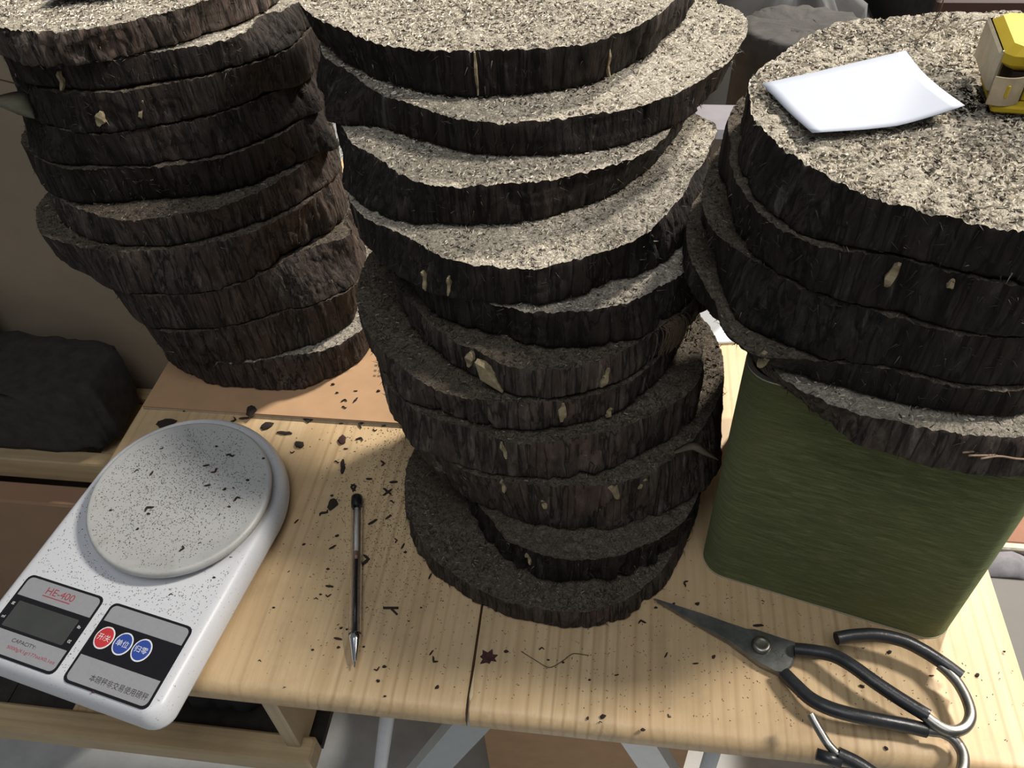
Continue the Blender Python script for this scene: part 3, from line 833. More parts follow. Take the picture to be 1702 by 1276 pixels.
def make_slab(key, label, cut, fibres=0, annulus=.045, amp=1.0, rings=26, group=None, seed=1, fuzz=130):
    z0, z1, cx, cy, T, B = SLABS[key]
    z0 += .0004
    z1 -= .0004
    root = thing('log_slice', label, 'log slice', (cx, cy, z0), group)
    th = np.linspace(-math.pi, math.pi, NA, endpoint=False)
    Tr, Br = cubic_ring(T, th), cubic_ring(B, th)
    cs, sn = np.cos(th), np.sin(th)
    NZ = 15
    V, ridge = [], []
    rim_cut = .0012 * noise(np.c_[cs * 30, sn * 30, np.full(NA, seed)], seed + 5) + .0009 * noise(np.c_[cs * 90, sn * 90, np.full(NA, seed)], seed + 6)
    for k in range(NZ):
        t = k / (NZ - 1)
        z = z1 + (z0 - z1) * t
        r = Tr * (1 - t) + Br * t
        q = np.c_[cs * .118, sn * .118, np.full(NA, z)]
        warp = noise(q * [40, 40, 60], seed + 9)[:, None] * [.35, .35, 0]
        n1 = noise(q * [52, 52, 9] + warp * .6 + seed, seed)
        n1b = noise(q * [120, 120, 20] + warp + seed, seed + 40)
        n2 = noise(q * [230, 230, 34] + warp + seed, seed + 1)
        n3 = noise(q * [620, 620, 260] + seed, seed + 2)
        n4 = noise(q * [46, 46, 60] + seed, seed + 3)
        plate = np.where(n4 > .22, .0016, 0.0) - np.where(n4 < -.42, .0018, 0.0)
        mod = .55 + .45 * noise(q * [17, 17, 9], seed + 30)
        d = amp * mod * (-.0040 * (1 - np.abs(n1)) ** 7 - .0014 * (1 - np.abs(n1b)) ** 4 + .0011 * n2 + .0007 * n3 + plate + .0016)
        edge = math.exp(-t * 6)
        rr = r + d * (1 - .75 * edge) + edge * .0012 * noise(q * [30, 30, 0], seed + 31)
        zz = np.full(NA, z)
        if k == 0:
            zz = np.minimum(zz + rim_cut - .0006, z1 + .0001)
        elif k == NZ - 1:
            rr = rr - .0012
        else:
            zz = zz + .0009 * n3
        V.append(np.c_[cx + rr * cs, cy + rr * sn, zz])
    rimv = V[0]
    F = []
    idx = np.arange(NA)
    nxt = (idx + 1) % NA
    for k in range(NZ - 1):
        F += np.c_[k * NA + idx, (k + 1) * NA + idx, (k + 1) * NA + nxt, k * NA + nxt].tolist()
    obj('bark', np.vstack(V), F, BARK_G if key in ('L1',) else BARK_L if key in ('L6', 'L7', 'L8', 'L9', 'L10') else BARK_D if key in DUSTY else BARK, root, True)
    # cut face
    rimr = np.hypot(rimv[:, 0] - cx, rimv[:, 1] - cy)
    W, F = [rimv], []
    depths = np.concatenate([np.linspace(.0015, annulus, rings), np.linspace(annulus + .012, .10, 5)])
    for d in depths:
        rr = np.maximum(rimr - d, .004) if d < .07 else rimr * (1 - d / .118) + 0
        p = np.c_[cs * rr, sn * rr, np.full(NA, seed * 1.7)]
        zz = z1 - .0010 + .0009 * noise(p * 190, seed + 20) + .0006 * noise(p * 520, seed + 21) + .0006 * noise(p * 40, seed + 22)
        if d < .004:
            zz = zz + rim_cut * .6
        W.append(np.c_[cx + cs * rr, cy + sn * rr, np.minimum(zz, z1 + .0002)])
    for k in range(len(W) - 1):
        F += np.c_[k * NA + idx, k * NA + nxt, (k + 1) * NA + nxt, (k + 1) * NA + idx].tolist()
    F.append(((len(W) - 1) * NA + idx).tolist())
    obj('cut_face', np.vstack(W), F, cut, root, True)
    obj('underside', V[-1], [idx[::-1].tolist()], CUTD, root)
    SURF[key] = (root, cx, cy, z0, z1, Tr, Br, th)
    # loose cut fibres on the face
    if fibres:
        a = rng.uniform(-math.pi, math.pi, fibres)
        R = np.interp(a, th, rimr, period=2 * math.pi)
        lo = 0 if annulus > .09 else (R - annulus)
        rr = np.sqrt(rng.uniform(0, 1, fibres) * (R ** 2 - lo ** 2) + lo ** 2) - .001
        px, py = cx + np.cos(a) * rr, cy + np.sin(a) * rr
        chips(root, 'cut_fibre', px, py, np.full(fibres, z1 - .0008), (.0011, .0034), (.00016, .00045), [CHIP_A, CHIP_B, CHIP_C] if cut is CUT else [CHIP_B, CHIP_C, CHIP_C], (.46, .36, .18) if cut is CUT else (.12, .4, .48), ztop=None if key in ('S1', 'L1', 'R1') else z1 + .0004)
    if fuzz:
        a = rng.uniform(-math.pi, 0.25, fuzz)
        zf = rng.uniform(z0 + .002, z1, fuzz)
        vs, fs = [], []
        for i in range(fuzz):
            tt = (z1 - zf[i]) / (z1 - z0)
            r = np.interp(a[i], th, Tr) * (1 - tt) + np.interp(a[i], th, Br) * tt + .0005
            er = np.array([math.cos(a[i]), math.sin(a[i]), 0])
            et = np.array([-er[1], er[0], 0])
            p = np.array([cx, cy, zf[i]]) + er * r
            L = rng.uniform(.002, .007)
            dirv = er * rng.uniform(.1, .55) + et * rng.normal(0, .5) + np.array([0, 0, rng.normal(-.2, .6)])
            dirv /= np.linalg.norm(dirv)
            w = et * rng.uniform(.0002, .0005)
            e2 = er * .0003
            n0 = len(vs)
            tip = p + dirv * L
            tip[2] = min(max(tip[2], z0 + .0004), z1 - .0002)
            vs += [p - w - e2, p + w - e2, p + e2, tip]
            fs += [(n0, n0 + 1, n0 + 3), (n0 + 1, n0 + 2, n0 + 3), (n0 + 2, n0, n0 + 3)]
        obj('bark_fuzz', vs, fs, [CHIP_C, CHIP_B], root, mat_index=(rng.uniform(0, 1, len(fs)) < .04).astype(int), kind='stuff')
    return root


def chips(parent, name, px, py, pz, lr, wr, mats, probs, tilt=.22, ztop=None):
    n = len(px)
    yaw = rng.uniform(0, 2 * math.pi, n)
    L = rng.uniform(*lr, n) / 2
    w = rng.uniform(*wr, n)
    rise = rng.normal(0, tilt, n) * L
    ux, uy = np.cos(yaw), np.sin(yaw)
    vx, vy = -uy, ux
    c = np.c_[px, py, pz]
    U = np.c_[ux * L, uy * L, rise]
    Vv = np.c_[vx * w, vy * w, np.zeros(n)]
    Z = np.c_[np.zeros(n), np.zeros(n), w * 1.1 + .0002]
    P = np.stack([c - U - Vv, c - U + Vv, c + U + Vv * .6, c + U - Vv * .6, c - U * .9 + Z, c + U * .9 + Z], 1).reshape(-1, 3)
    if ztop is not None:
        P[:, 2] = np.minimum(P[:, 2], ztop)
    b = np.arange(n)[:, None] * 6
    F = []
    for q in ((0, 3, 5, 4), (2, 1, 4, 5)):
        F.append(b + np.array(q))
    quads = np.stack(F, 1).reshape(-1, 4)
    tris = np.stack([b + np.array((0, 4, 1)), b + np.array((3, 2, 5))], 1).reshape(-1, 3)
    mi = rng.choice(len(mats), n, p=np.array(probs) / sum(probs))
    return obj(name, P, quads.tolist() + tris.tolist(), mats, parent,
               mat_index=np.concatenate([np.repeat(mi, 2), np.repeat(mi, 2)]), kind='stuff')


MID = 'slices of the middle stack'
specs = [
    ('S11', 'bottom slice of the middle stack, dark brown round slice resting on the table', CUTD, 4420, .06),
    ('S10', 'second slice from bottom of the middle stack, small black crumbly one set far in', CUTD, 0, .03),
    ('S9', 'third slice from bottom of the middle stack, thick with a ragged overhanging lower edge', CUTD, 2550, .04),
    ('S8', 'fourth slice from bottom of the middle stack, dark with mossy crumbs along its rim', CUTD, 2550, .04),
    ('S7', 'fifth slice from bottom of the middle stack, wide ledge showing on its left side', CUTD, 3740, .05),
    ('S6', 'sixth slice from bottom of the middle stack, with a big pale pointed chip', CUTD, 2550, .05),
    ('S5', 'seventh slice from bottom of the middle stack, with a narrow lit crescent at front right', CUT, 3060, .05),
    ('S4', 'fourth slice from top of the middle stack, bright crescent rising to the right', CUT, 6120, .07),
    ('S3', 'third slice from top of the middle stack, bright crescent jutting out at left', CUT, 5780, .06),
    ('S2', 'second slice from top of the middle stack, widest one with bright right side', CUT, 7140, .07),
    ('S1', 'topmost slice of the middle stack, pale bright fibrous face cut by the frame edge', CUT, 13600, .105),
    ('L10', 'lowest slice of the left stack, on the flat cardboard, its right rim lit', CUT, 850, .03),
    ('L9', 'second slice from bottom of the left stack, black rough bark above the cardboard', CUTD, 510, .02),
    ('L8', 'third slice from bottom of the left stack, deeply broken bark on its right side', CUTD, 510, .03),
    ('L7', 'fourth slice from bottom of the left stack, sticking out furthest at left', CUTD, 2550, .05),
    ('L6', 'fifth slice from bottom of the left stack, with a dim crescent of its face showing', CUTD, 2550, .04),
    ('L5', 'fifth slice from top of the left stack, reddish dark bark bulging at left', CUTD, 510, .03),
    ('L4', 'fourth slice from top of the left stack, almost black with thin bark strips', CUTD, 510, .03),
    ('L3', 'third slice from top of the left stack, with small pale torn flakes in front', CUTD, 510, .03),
    ('L2', 'second slice from top of the left stack, shaded below the top slice', CUT, 510, .03),
    ('L1', 'topmost slice of the left stack, pale face with white paper lying on it', CUT, 8840, .105),
    ('R5', 'lowest slice of the right stack, on the green felt bin, with straw roots', CUT, 2550, .06),
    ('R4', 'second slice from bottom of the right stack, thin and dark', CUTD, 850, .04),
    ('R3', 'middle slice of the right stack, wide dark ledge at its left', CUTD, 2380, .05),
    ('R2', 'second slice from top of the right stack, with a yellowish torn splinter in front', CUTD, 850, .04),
    ('R1', 'topmost slice of the right stack, pale face with white paper and yellow tape measure', CUT, 14450, .105),
]
GRP = {'S': 'slices of the middle stack', 'L': 'slices of the left stack', 'R': 'slices of the right stack'}
AMP = {'S10': 1.7, 'S9': 1.5, 'S8': 1.2, 'L8': 1.6, 'L9': 1.6, 'L1': 2.3, 'R5': 1.3, 'L7': 1.2}
for i, (k, lab, cut, fib, ann) in enumerate(specs):
    make_slab(k, lab, cut, fib, ann, AMP.get(k, 1.0), 40 if ann > .09 else 20, GRP[k[0]], seed=11 + i * 7)

# pale torn splinters and bark strips on the slabs' sides
for j, (k, a, z, w, h, roll) in enumerate(SPLINTERS):
    root, cx, cy, z0, z1, Tr, Br, th = SURF[k]
    if h > (z1 - z0) * .92:
        h = (z1 - z0) * .92
    hv = max(h * abs(math.cos(math.radians(roll))), w * abs(math.sin(math.radians(roll)))) / 2 + .0006
    z = min(max(z, z0 + hv), z1 - hv) if 2 * hv < z1 - z0 else (z0 + z1) / 2
    t = (z1 - z) / (z1 - z0)
    r = np.interp(a, th, Tr) * (1 - t) + np.interp(a, th, Br) * t
    er = np.array([math.cos(a), math.sin(a), 0])
    et = np.array([-er[1], er[0], 0])
    ez = np.array([0, 0, 1.0])
    ro = math.radians(roll)
    A = et * math.cos(ro) + ez * math.sin(ro)
    B = -et * math.sin(ro) + ez * math.cos(ro)
    C = np.array([cx, cy, z]) + er * (r + .0022)
    if j == 2:      # the big pointed chip
        pts = [(-.0085, .0105), (-.0030, .0100), (.0040, .0040), (.0098, -.0090), (.0020, -.0075), (-.0050, -.0020)]
        f0 = [C + et * u + ez * v - er * .003 for u, v in pts]
        f1 = [C + et * u + ez * v + er * (.0012 + .0014 * (k % 2)) for k, (u, v) in enumerate(pts)]
        MB().loft([f0, f1]).build('wood_splinter', SPLINT, root)
        continue
    n = 7
    lft, rgt, tl, tr = [], [], [], []
    for q in range(n):
        u = q / (n - 1) - .5
        wid = w / 2 * (1 - .75 * (abs(u) * 2) ** 2) * (1 + .18 * random.uniform(-1, 1)) + .0003
        sh = w * .08 * random.uniform(-1, 1)
        lift = .0012 * math.sin(q * 1.3 + j)
        p = C + B * u * h + A * sh + er * lift
        lft.append(p - A * wid - er * .0030)
        rgt.append(p + A * wid - er * .0030)
        tl.append(p - A * wid * .85)
        tr.append(p + A * wid * .85)
    MB().loft([[lft[q], rgt[q], tr[q], tl[q]] for q in range(n)]).build('wood_splinter', SPLINT, root)

# straw-like roots on the lowest right slab
rootR = SURF['R5'][0]
for P in (STRAW0, STRAW1, STRAW2, STRAW3, STRAW4, STRAW5, STRAW6, STRAW7):
    o = MB().tube(smooth_path(P, 4), .00055, 5).build('straw_root', STRAW, rootR, True)
o['label'] = 'thin pinkish straw strand'


def root_tuft(a, z, key, n, rad, label):
    root, cx, cy, z0, z1, Tr, Br, th = SURF[key]
    vs, fs = [], []
    for i in range(n):
        aa = a + rng.normal(0, .05)
        zz = z1 - .001 + rng.normal(0, .0006)
        r = np.interp(aa, th, Tr)
        er = np.array([math.cos(aa), math.sin(aa), 0])
        et = np.array([-er[1], er[0], 0])
        sp_ = rng.normal(0, .6)
        P = [np.array([cx, cy, zz]) + er * (r - .004), np.array([cx, cy, zz - .002]) + er * (r + .003) + et * sp_ * .002,
             np.array([cx, cy, zz - .009]) + er * (r + .005) + et * sp_ * .006, np.array([cx, cy, max(zz - rad * rng.uniform(.6, 1), z0 + .001)]) + er * (r + .004) + et * sp_ * .010]
        mb = MB().tube(smooth_path(P, 3), .00028, 4)
        k = len(vs)
        vs += mb.v
        fs += [[q + k for q in f] for f in mb.f]
    o_ = obj('root_tuft', vs, fs, HAIRM, root, kind='stuff')
    o_['label'] = label


def leaf(name, P, width, mat, parent, curl=.25):
    P = smooth_path(P, 5)
    n = len(P)
    T = np.gradient(P, axis=0)
    rings = []
    for i in range(n):
        u = i / (n - 1)
        w = width * (math.sin(math.pi * min(1, .08 + u * .92)) ** .8) + .0004
        s = np.cross(T[i], [0, 0, 1.0])
        s /= np.linalg.norm(s) + 1e-9
        up = np.array([0, 0, 1.0])
        rings.append([P[i] - s * w + up * w * curl, P[i], P[i] + s * w + up * w * curl, P[i] + up * -.0004])
    return MB().loft(rings).build(name, mat, parent, True)


root_tuft(TUFT[0], TUFT[1], 'S6', 90, .024, 'tuft of thin olive brown root hairs hanging from the rim')
o = leaf('dry_leaf', LEAF, .0035, LEAFM, SURF['S9'][0])
o['label'] = 'small dry brown leaf'
o = leaf('dry_leaf', LEAFL, .012, LEAFG, SURF['L3'][0])
o['label'] = 'olive grey dry leaf'
MB().tube(smooth_path(TWIGL, 4), .0007, 5).build('twig', HAIRM, SURF['L3'][0], True)
MB().tube(smooth_path(THREAD, 5), .0004, 5).build('root_thread', HAIRM, SURF['R1'][0], True)
MB().tube(smooth_path(THREAD2, 5), .0004, 5).build('root_thread', HAIRM, SURF['R1'][0], True)

# ------------------------------------------------------------------ green felt bin
bin_ = thing('felt_bin', 'green felt covered bin with rounded corners standing on the table under the right stack', 'bin', (.181, .405, 0))
BA = math.radians(-14.6)
bex, bey = np.array([math.cos(BA), math.sin(BA)]), np.array([-math.sin(BA), math.cos(BA)])
BO = np.array([.0755, .3515])
BW, BD, BH, BR = .1760, .172, .2085, .019


def rrect(w, d, r, ins=0.0, n=9):
    pts = []
    for cx, cy, a0 in ((w - r, r, -90), (w - r, d - r, 0), (r, d - r, 90), (r, r, 180)):
        for k in range(n):
            a = math.radians(a0 + 90 * k / (n - 1))
            pts.append((cx + (r - ins) * math.cos(a), cy + (r - ins) * math.sin(a)))
    return pts


def binring(ins, z):
    return [(*(BO + bex * x + bey * y), z) for x, y in rrect(BW, BD, BR, ins)]


def strip(rings, name, mat):
    o = MB().loft(rings, caps=False).build(name, mat, bin_)
    return auto_smooth(o, 50)


strip([binring(0, z) for z in np.linspace(.0012, BH - .0012, 6)], 'felt_side', FELT)
strip([binring(.0002, BH - .0012), binring(.0002, BH), binring(.0035, BH), binring(.0035, .004)], 'rim', RIM)
MB().loft([binring(.0009, 0.0), binring(-.0004, .0002), binring(-.0004, .0012), binring(.0035, .0013), binring(.0035, .0035)]).build('base', RIM, bin_)

# ------------------------------------------------------------------ flat cardboard under the left stack
card = thing('cardboard_sheet', 'flattened brown cardboard box lying flat on the table under the left stack', 'cardboard', (-.30, .62, 0))
MB().box(-.432, -.165, .4765, .80, .0003, .0018).build('lower_layer', CARD_E, card)
MB().box(-.432, -.165, .4768, .80, .0020, .0036).build('upper_layer', CARD, card)
ink = MB()
for r_, (n_, y_) in enumerate(((6, .548), (8, .541), (7, .534))):
    for k in range(n_):
        x_ = -.226 + k * .0042 + r_ * .001
        ink.box(x_, x_ + .0028, y_ - .0014, y_ + .0014, .0036, .00368)
ink.build('printed_lines', CARD_INK, card)

# ------------------------------------------------------------------ kitchen scale
SO = np.array([-.3294, .3554])
ea, eb = math.radians(82), math.radians(-11.5)
EX, EY = np.array([math.cos(eb), math.sin(eb)]), np.array([math.cos(ea), math.sin(ea)])


def sp(p, q, z):
    """scale-local millimetres to world metres"""
    w = SO + EX * p / 1000 + EY * q / 1000
    return (w[0], w[1], z)


scale = thing('kitchen_scale', 'white electronic kitchen scale with round plate, overhanging the front left table edge', 'scale', (SO[0], SO[1], 0))


def body_outline(ins):
    cx, hw, fr, rc, tc = -9, 85 - ins, -158.5 + ins, 16 - min(ins, 8), 8
    pts = []
    for k in range(10):
        a = math.radians(180 + 90 * k / 9)
        pts.append((cx - hw + rc + rc * math.cos(a), fr + rc + rc * math.sin(a)))
    for k in range(10):
        a = math.radians(270 + 90 * k / 9)
        pts.append((cx + hw - rc + rc * math.cos(a), fr + rc + rc * math.sin(a)))
    for k in range(49):
        a = math.radians(180 * k / 48)
        pts.append((cx + hw * math.cos(a), tc + hw * math.sin(a)))
    return pts


rings = []
for z, ins in ((.0035, 9), (.0045, 4), (.008, 1.2), (.0105, .9), (.0108, .2), (.015, 0), (.020, .9), (.0245, 2.6), (.0272, 5.0), (.0282, 7.2), (.0285, 10)):
    rings.append([sp(p, q, z) for p, q in body_outline(ins)])
o = MB().loft(rings).build('body', PLASTIC_W, scale)
auto_smooth(o, 50)


def disc_rings(prof, n=72, c=(0, 0)):
    return [[sp(c[0] + r * math.cos(2 * math.pi * k / n), c[1] + r * math.sin(2 * math.pi * k / n), z) for k in range(n)] for r, z in prof]


plate = MB().loft(disc_rings([(20, .0285), (20, .0345), (60, .0350), (69.5, .0352), (72.0, .0365), (72.9, .0395), (72.7, .0420), (71.6, .0434), (70.2, .0436), (68.5, .0433), (40, .0433)])).build('weighing_plate', PLATE_W, scale)
auto_smooth(plate, 50)
for fx, fy in ((-70, -135), (55, -135), (-60, 50), (42, 50)):
    MB().loft(disc_rings([(6, 0.0), (7, .0005), (7, .0040)], 16, (fx, fy))).build('foot', BLACKP, scale)


def rpanel(x0, x1, y0, y1, r, corners='1111', n=5):
    pts = []
    for (cx, cy, a0), on in zip(((x1 - r, y0 + r, -90), (x1 - r, y1 - r, 0), (x0 + r, y1 - r, 90), (x0 + r, y0 + r, 180)), corners):
        if on == '1':
            for k in range(n):
                a = math.radians(a0 + 90 * k / (n - 1))
                pts.append((cx + r * math.cos(a), cy + r * math.sin(a)))
        else:
            sx = 1 if a0 in (-90, 0) else -1
            sy = 1 if a0 in (0, 90) else -1
            pts.append((cx + sx * r, cy + sy * r))
    return pts


def flat(name, pts, z0, z1, mat, parent):
    return MB().loft([[sp(p, q, z0) for p, q in pts], [sp(p, q, z1) for p, q in pts]]).build(name, mat, parent)


def text(name, body, p, q, size, z, mat, parent, sx=1.0, rot=0.0, lean=0.0):
    """flat raised print: converted font outline, p/q = left baseline in scale millimetres"""
    cu = bpy.data.curves.new('print', 'FONT')
    cu.body = body
    cu.size = 1.0
    cu.extrude = 0.0
    to = bpy.data.objects.new('print', cu)
    COL.objects.link(to)
    dg = bpy.context.evaluated_depsgraph_get()
    me0 = bpy.data.meshes.new_from_object(to.evaluated_get(dg))
    vs = np.array([v.co[:] for v in me0.vertices]) if len(me0.vertices) else np.zeros((0, 3))
    fs = [list(pl.vertices) for pl in me0.polygons]
    bpy.data.objects.remove(to)
    bpy.data.meshes.remove(me0)
    if not len(vs):
        return None
    x0 = vs[:, 0].min()
    X = (vs[:, 0] - x0) * size * sx
    Y = vs[:, 1] * size
    c, s = math.cos(rot), math.sin(rot)
    W = [sp(p + c * (x + lean * y) - s * y, q + s * x + c * y, z) for x, y in zip(X, Y)]
    n = len(W)
    return obj(name, W, fs, mat, parent)


def text_w(name, body, p, q, width, height, z, mat, parent, rot=0.0, lean=0.0):
    """print fitted to a width and a height in millimetres"""
    o = text(name, body, p, q, 1.0, z, mat, parent)
    if o is None:
        return None
    me = o.data
    co = np.array([v.co[:] for v in me.vertices])
    w = co + loc_of(o)
    d = w[:, :2] - SO
    M = np.linalg.inv(np.c_[EX, EY])
    l = d @ M.T * 1000
    x = (l[:, 0] - p) / (np.ptp(l[:, 0]) + 1e-9) * width
    y = (l[:, 1] - l[:, 1].min()) / (np.ptp(l[:, 1]) + 1e-9) * height
    c, s = math.cos(rot), math.sin(rot)
    off = loc_of(o.parent)
    for v, a, b in zip(me.vertices, x, y):
        b0 = a + lean * b
        v.co = np.array(sp(p + c * b0 - s * b, q + s * b0 + c * b, z)) - off
    return o


Z0 = .0285
# display panel
pan = flat('display_panel', rpanel(-80.5, -12.0, -151.5, -90.5, 5), Z0 - .0004, Z0 + .0003, BLACKP, scale)
pan['label'] = 'black framed display panel with grey screen and silver bands'
z1 = Z0 + .0004
flat('silver_band', rpanel(-78.6, -13.9, -107.6, -92.4, 4, '0110'), Z0, z1, SILVER, pan)
flat('silver_band', rpanel(-78.6, -13.9, -149.6, -133.4, 4, '1001'), Z0, z1, SILVER, pan)
flat('screen', rpanel(-73.2, -20.2, -131.3, -111.4, .8), Z0, z1 + .0001, LCD, pan)
ZT = z1 + .00012
text_w('lettering', 'HE-400', -58.6, -101.2, 24.5, 5.4, ZT, INK_RED, pan)
flat('underline', [(-59.5, -103.2), (-35.2, -103.2), (-35.2, -102.5), (-59.5, -102.5)], z1 - .0001, ZT, INK_RED, pan)
text_w('lettering', 'CAPACITY:', -57.4, -139.6, 20.5, 2.7, ZT, INK_DARK, pan)
text_w('lettering', '5000gX1g/177ozX0.1oz', -57.4, -145.3, 41.0, 3.0, ZT, INK_RED, pan)
for (p, q, s_) in ((-77.9, -115.6, 'g'), (-77.9, -126.2, 'ml'), (-18.0, -117.0, 'lb'), (-18.0, -128.2, 'oz')):
    text_w('unit_mark', s_, p, q, 2.6, 2.2, Z0 + .00042, WHITEP, pan)
# button panel
pan = flat('button_panel', rpanel(-4.6, 64.5, -152.4, -91.5, 5), Z0 - .0004, Z0 + .0003, BLACKP, scale)
pan['label'] = 'black framed panel with three oval buttons and silver bands'
flat('silver_band', rpanel(-2.7, 62.6, -106.0, -93.4, 4, '0110'), Z0, z1, SILVER, pan)
flat('silver_band', rpanel(-2.7, 62.6, -150.5, -132.2, 4, '1001'), Z0, z1, SILVER, pan)
for cx_, m_, s_ in ((6.0, RED, '开/关'), (21.5, BLUE, '单位'), (37.2, BLUE, '归零')):
    def ell(rx, ry, z):
        return [sp(cx_ + rx * math.cos(2 * math.pi * k / 36), -117.3 + ry * math.sin(2 * math.pi * k / 36), z) for k in range(36)]
    b_ = MB().loft([ell(7.3, 8.4, Z0), ell(7.3, 8.4, z1), ell(7.0, 8.1, z1 + .0001)]).build('button_ring', WHITEP, pan)
    b2 = MB().loft([ell(6.4, 7.4, Z0), ell(6.4, 7.4, z1 + .00015), ell(5.8, 6.8, z1 + .0003)]).build('red_button' if m_ is RED else 'blue_button', m_, pan)
    text_w('lettering', s_, cx_ - 4.9, -119.6, 9.8, 4.8, z1 + .00042, WHITEP, pan)
text_w('lettering', '本磅秤非交易使用磅秤', 14.0, -146.8, 46.5, 4.9, ZT, INK_DARK, pan)

# ------------------------------------------------------------------ pen
pen = thing('gel_pen', 'clear plastic gel pen with black refill lying on the table between scale and middle stack', 'pen', (PEN[0][0], PEN[0][1], 0))
pa, pb = np.array(PEN[0]), np.array(PEN[1])
pd = (pb - pa) / np.linalg.norm(pb - pa)
PL = np.linalg.norm(pb - pa)


def at(s, z=.0048):
    p = pa + pd * s * PL
    return (p[0], p[1], z)


MB().tube([at(0.0), at(.010), at(.080), at(.085)], [.0044, .0048, .0046, .0036], 18).build('end_plug', BLACKP, pen, True)
side = np.cross(pd, [0, 0, 1.0])


def ring_at(s, r, n=20):
    c = np.array(at(s))
    return [c + r * (math.cos(2 * math.pi * k / n) * np.array([0, 0, 1.0]) + math.sin(2 * math.pi * k / n) * side) for k in range(n)]


rr_ = [(.06, .0042), (.07, .0047), (.60, .0047), (.83, .0047), (.85, .0044)]
ri_ = [(.85, .0036), (.83, .0038), (.60, .0038), (.07, .0038), (.06, .0036)]
rg_ = [ring_at(s, r) for s, r in rr_ + ri_]
o = MB().loft(rg_ + [rg_[0]], caps=False).build('barrel', GLASS, pen)
auto_smooth(o, 40)
MB().tube([at(.085), at(.36)], .0017, 12).build('refill_tube', REFILL, pen, True)
MB().tube([at(.361), at(.41)], .0016, 12).build('refill_follower', GREASE, pen, True)
MB().tube([at(.411), at(.82)], .0014, 12).build('ink_column', INKTUBE, pen, True)
o = MB().tube([at(.828), at(.842), at(.858), at(.865), at(.955), at(.97), at(.972), at(.999)], [.0043, .0046, .0046, .0042, .0020, .0016, .0009, .0005], 18).build('metal_tip', CHROME, pen)
auto_smooth(o, 40)

# ------------------------------------------------------------------ scissors
sci = thing('scissors', 'steel scissors with black sleeved loop handles lying before the green felt bin', 'scissors', (.05, .27, 0))


def blade_solid(P, z0, z1, name, mat, bev=.0012):
    Q = np.array(P)[:, :2]
    o = MB().slab_poly(Q, z0, z1, bev).build(name, mat, sci)
    return auto_smooth(o, 30)


blade_solid(BLADE, .0040, .0068, 'upper_blade', STEEL_D)
blade_solid(BLADE_UNDER, .0006, .0038, 'lower_blade', STEEL)
c0 = np.array(PIVOT[0])
n = 28
MB().loft([[(c0[0] + r * math.cos(2 * math.pi * k / n), c0[1] + r * math.sin(2 * math.pi * k / n), z) for k in range(n)]
           for r, z in ((.0062, .0066), (.0067, .0078), (.0063, .0092), (.0050, .0102), (.0034, .0098), (.0024, .0095))]).build('pivot_rivet', STEEL, sci, True)
for (dx, dy, l, a) in ((.008, -.004, .0035, .5), (.010, -.0065, .003, 2.0), (.012, -.003, .003, -.6), (.0135, -.0075, .003, 1.2)):
    p = c0 + [dx, dy, 0]
    MB().tube([(p[0], p[1], .0068), (p[0] + l * math.cos(a), p[1] + l * math.sin(a), .0068)], .00022, 5).build('stamped_mark', STEEL, sci)


def handle(name, P, r, mat, ends=None, n=14):
    Q = smooth_path(P, 7)
    R = np.full(len(Q), r)
    if ends:
        R[:3] *= ends[0]
        R[-3:] *= ends[1]
    o = MB().tube(Q, list(R), n).build(name, mat, sci)
    return auto_smooth(o, 55)


handle('handle_sleeve', A_SLEEVE, .0047, RUBBER)
handle('handle_rod', A_ROD, .0036, STEEL)
handle('handle_sleeve', A_TAIL, .0046, RUBBER)
handle('handle_sleeve', B_SLEEVE, .0047, RUBBER)
handle('handle_rod', B_ROD, .0036, STEEL)
handle('handle_sleeve', B_TAIL, .0046, RUBBER)
handle('handle_rod', B_END, .0027, STEEL)
q = np.array(A_TAIL[-1])
qd = np.array(A_TAIL[-1]) - np.array(A_TAIL[-2])
qd /= np.linalg.norm(qd)
MB().tube([q - qd * .001, q + qd * .0004], .0036, 12).build('sleeve_bore', DARKIN, sci)
q = np.array(B_TAIL[-1])
t_ = np.array(B_TAIL[-1]) - np.array(B_TAIL[-2])
t_ /= np.linalg.norm(t_)
MB().tube([q - t_ * .004 + [-.002, -.003, -.001], q + t_ * .010 + [-.003, -.004, -.002]], [.0042, .0036], 10).build('sleeve_flap', RUBBER, sci, True)

# ------------------------------------------------------------------ papers
def sheet(name, corners, lift, label, nu=14, nv=12, t=.0002):
    A, B_, C_, D = [np.array(c, float) for c in corners]     # A-B back edge, D-C front edge
    top, bot = [], []
    for j in range(nv + 1):
        for i in range(nu + 1):
            u, v = i / nu, j / nv
            p = (A * (1 - u) + B_ * u) * (1 - v) + (D * (1 - u) + C_ * u) * v
            p = p + np.array([0, 0, lift(u, v)])
            top.append(p)
            bot.append(p - [0, 0, t])
    n = len(top)
    F = []
    w = nu + 1
    for j in range(nv):
        for i in range(nu):
            a = j * w + i
            F.append((a, a + w, a + w + 1, a + 1))
            F.append((n + a, n + a + 1, n + a + w + 1, n + a + w))
    edge = [i for i in range(w)] + [j * w + nu for j in range(1, nv + 1)] + [nv * w + i for i in range(nu - 1, -1, -1)] + [j * w for j in range(nv - 1, 0, -1)]
    for k in range(len(edge)):
        a, b = edge[k], edge[(k + 1) % len(edge)]
        F.append((a, b, n + b, n + a))
    o = obj(name, top + bot, F, PAPER, None, True)
    return tag(o, label, 'paper')


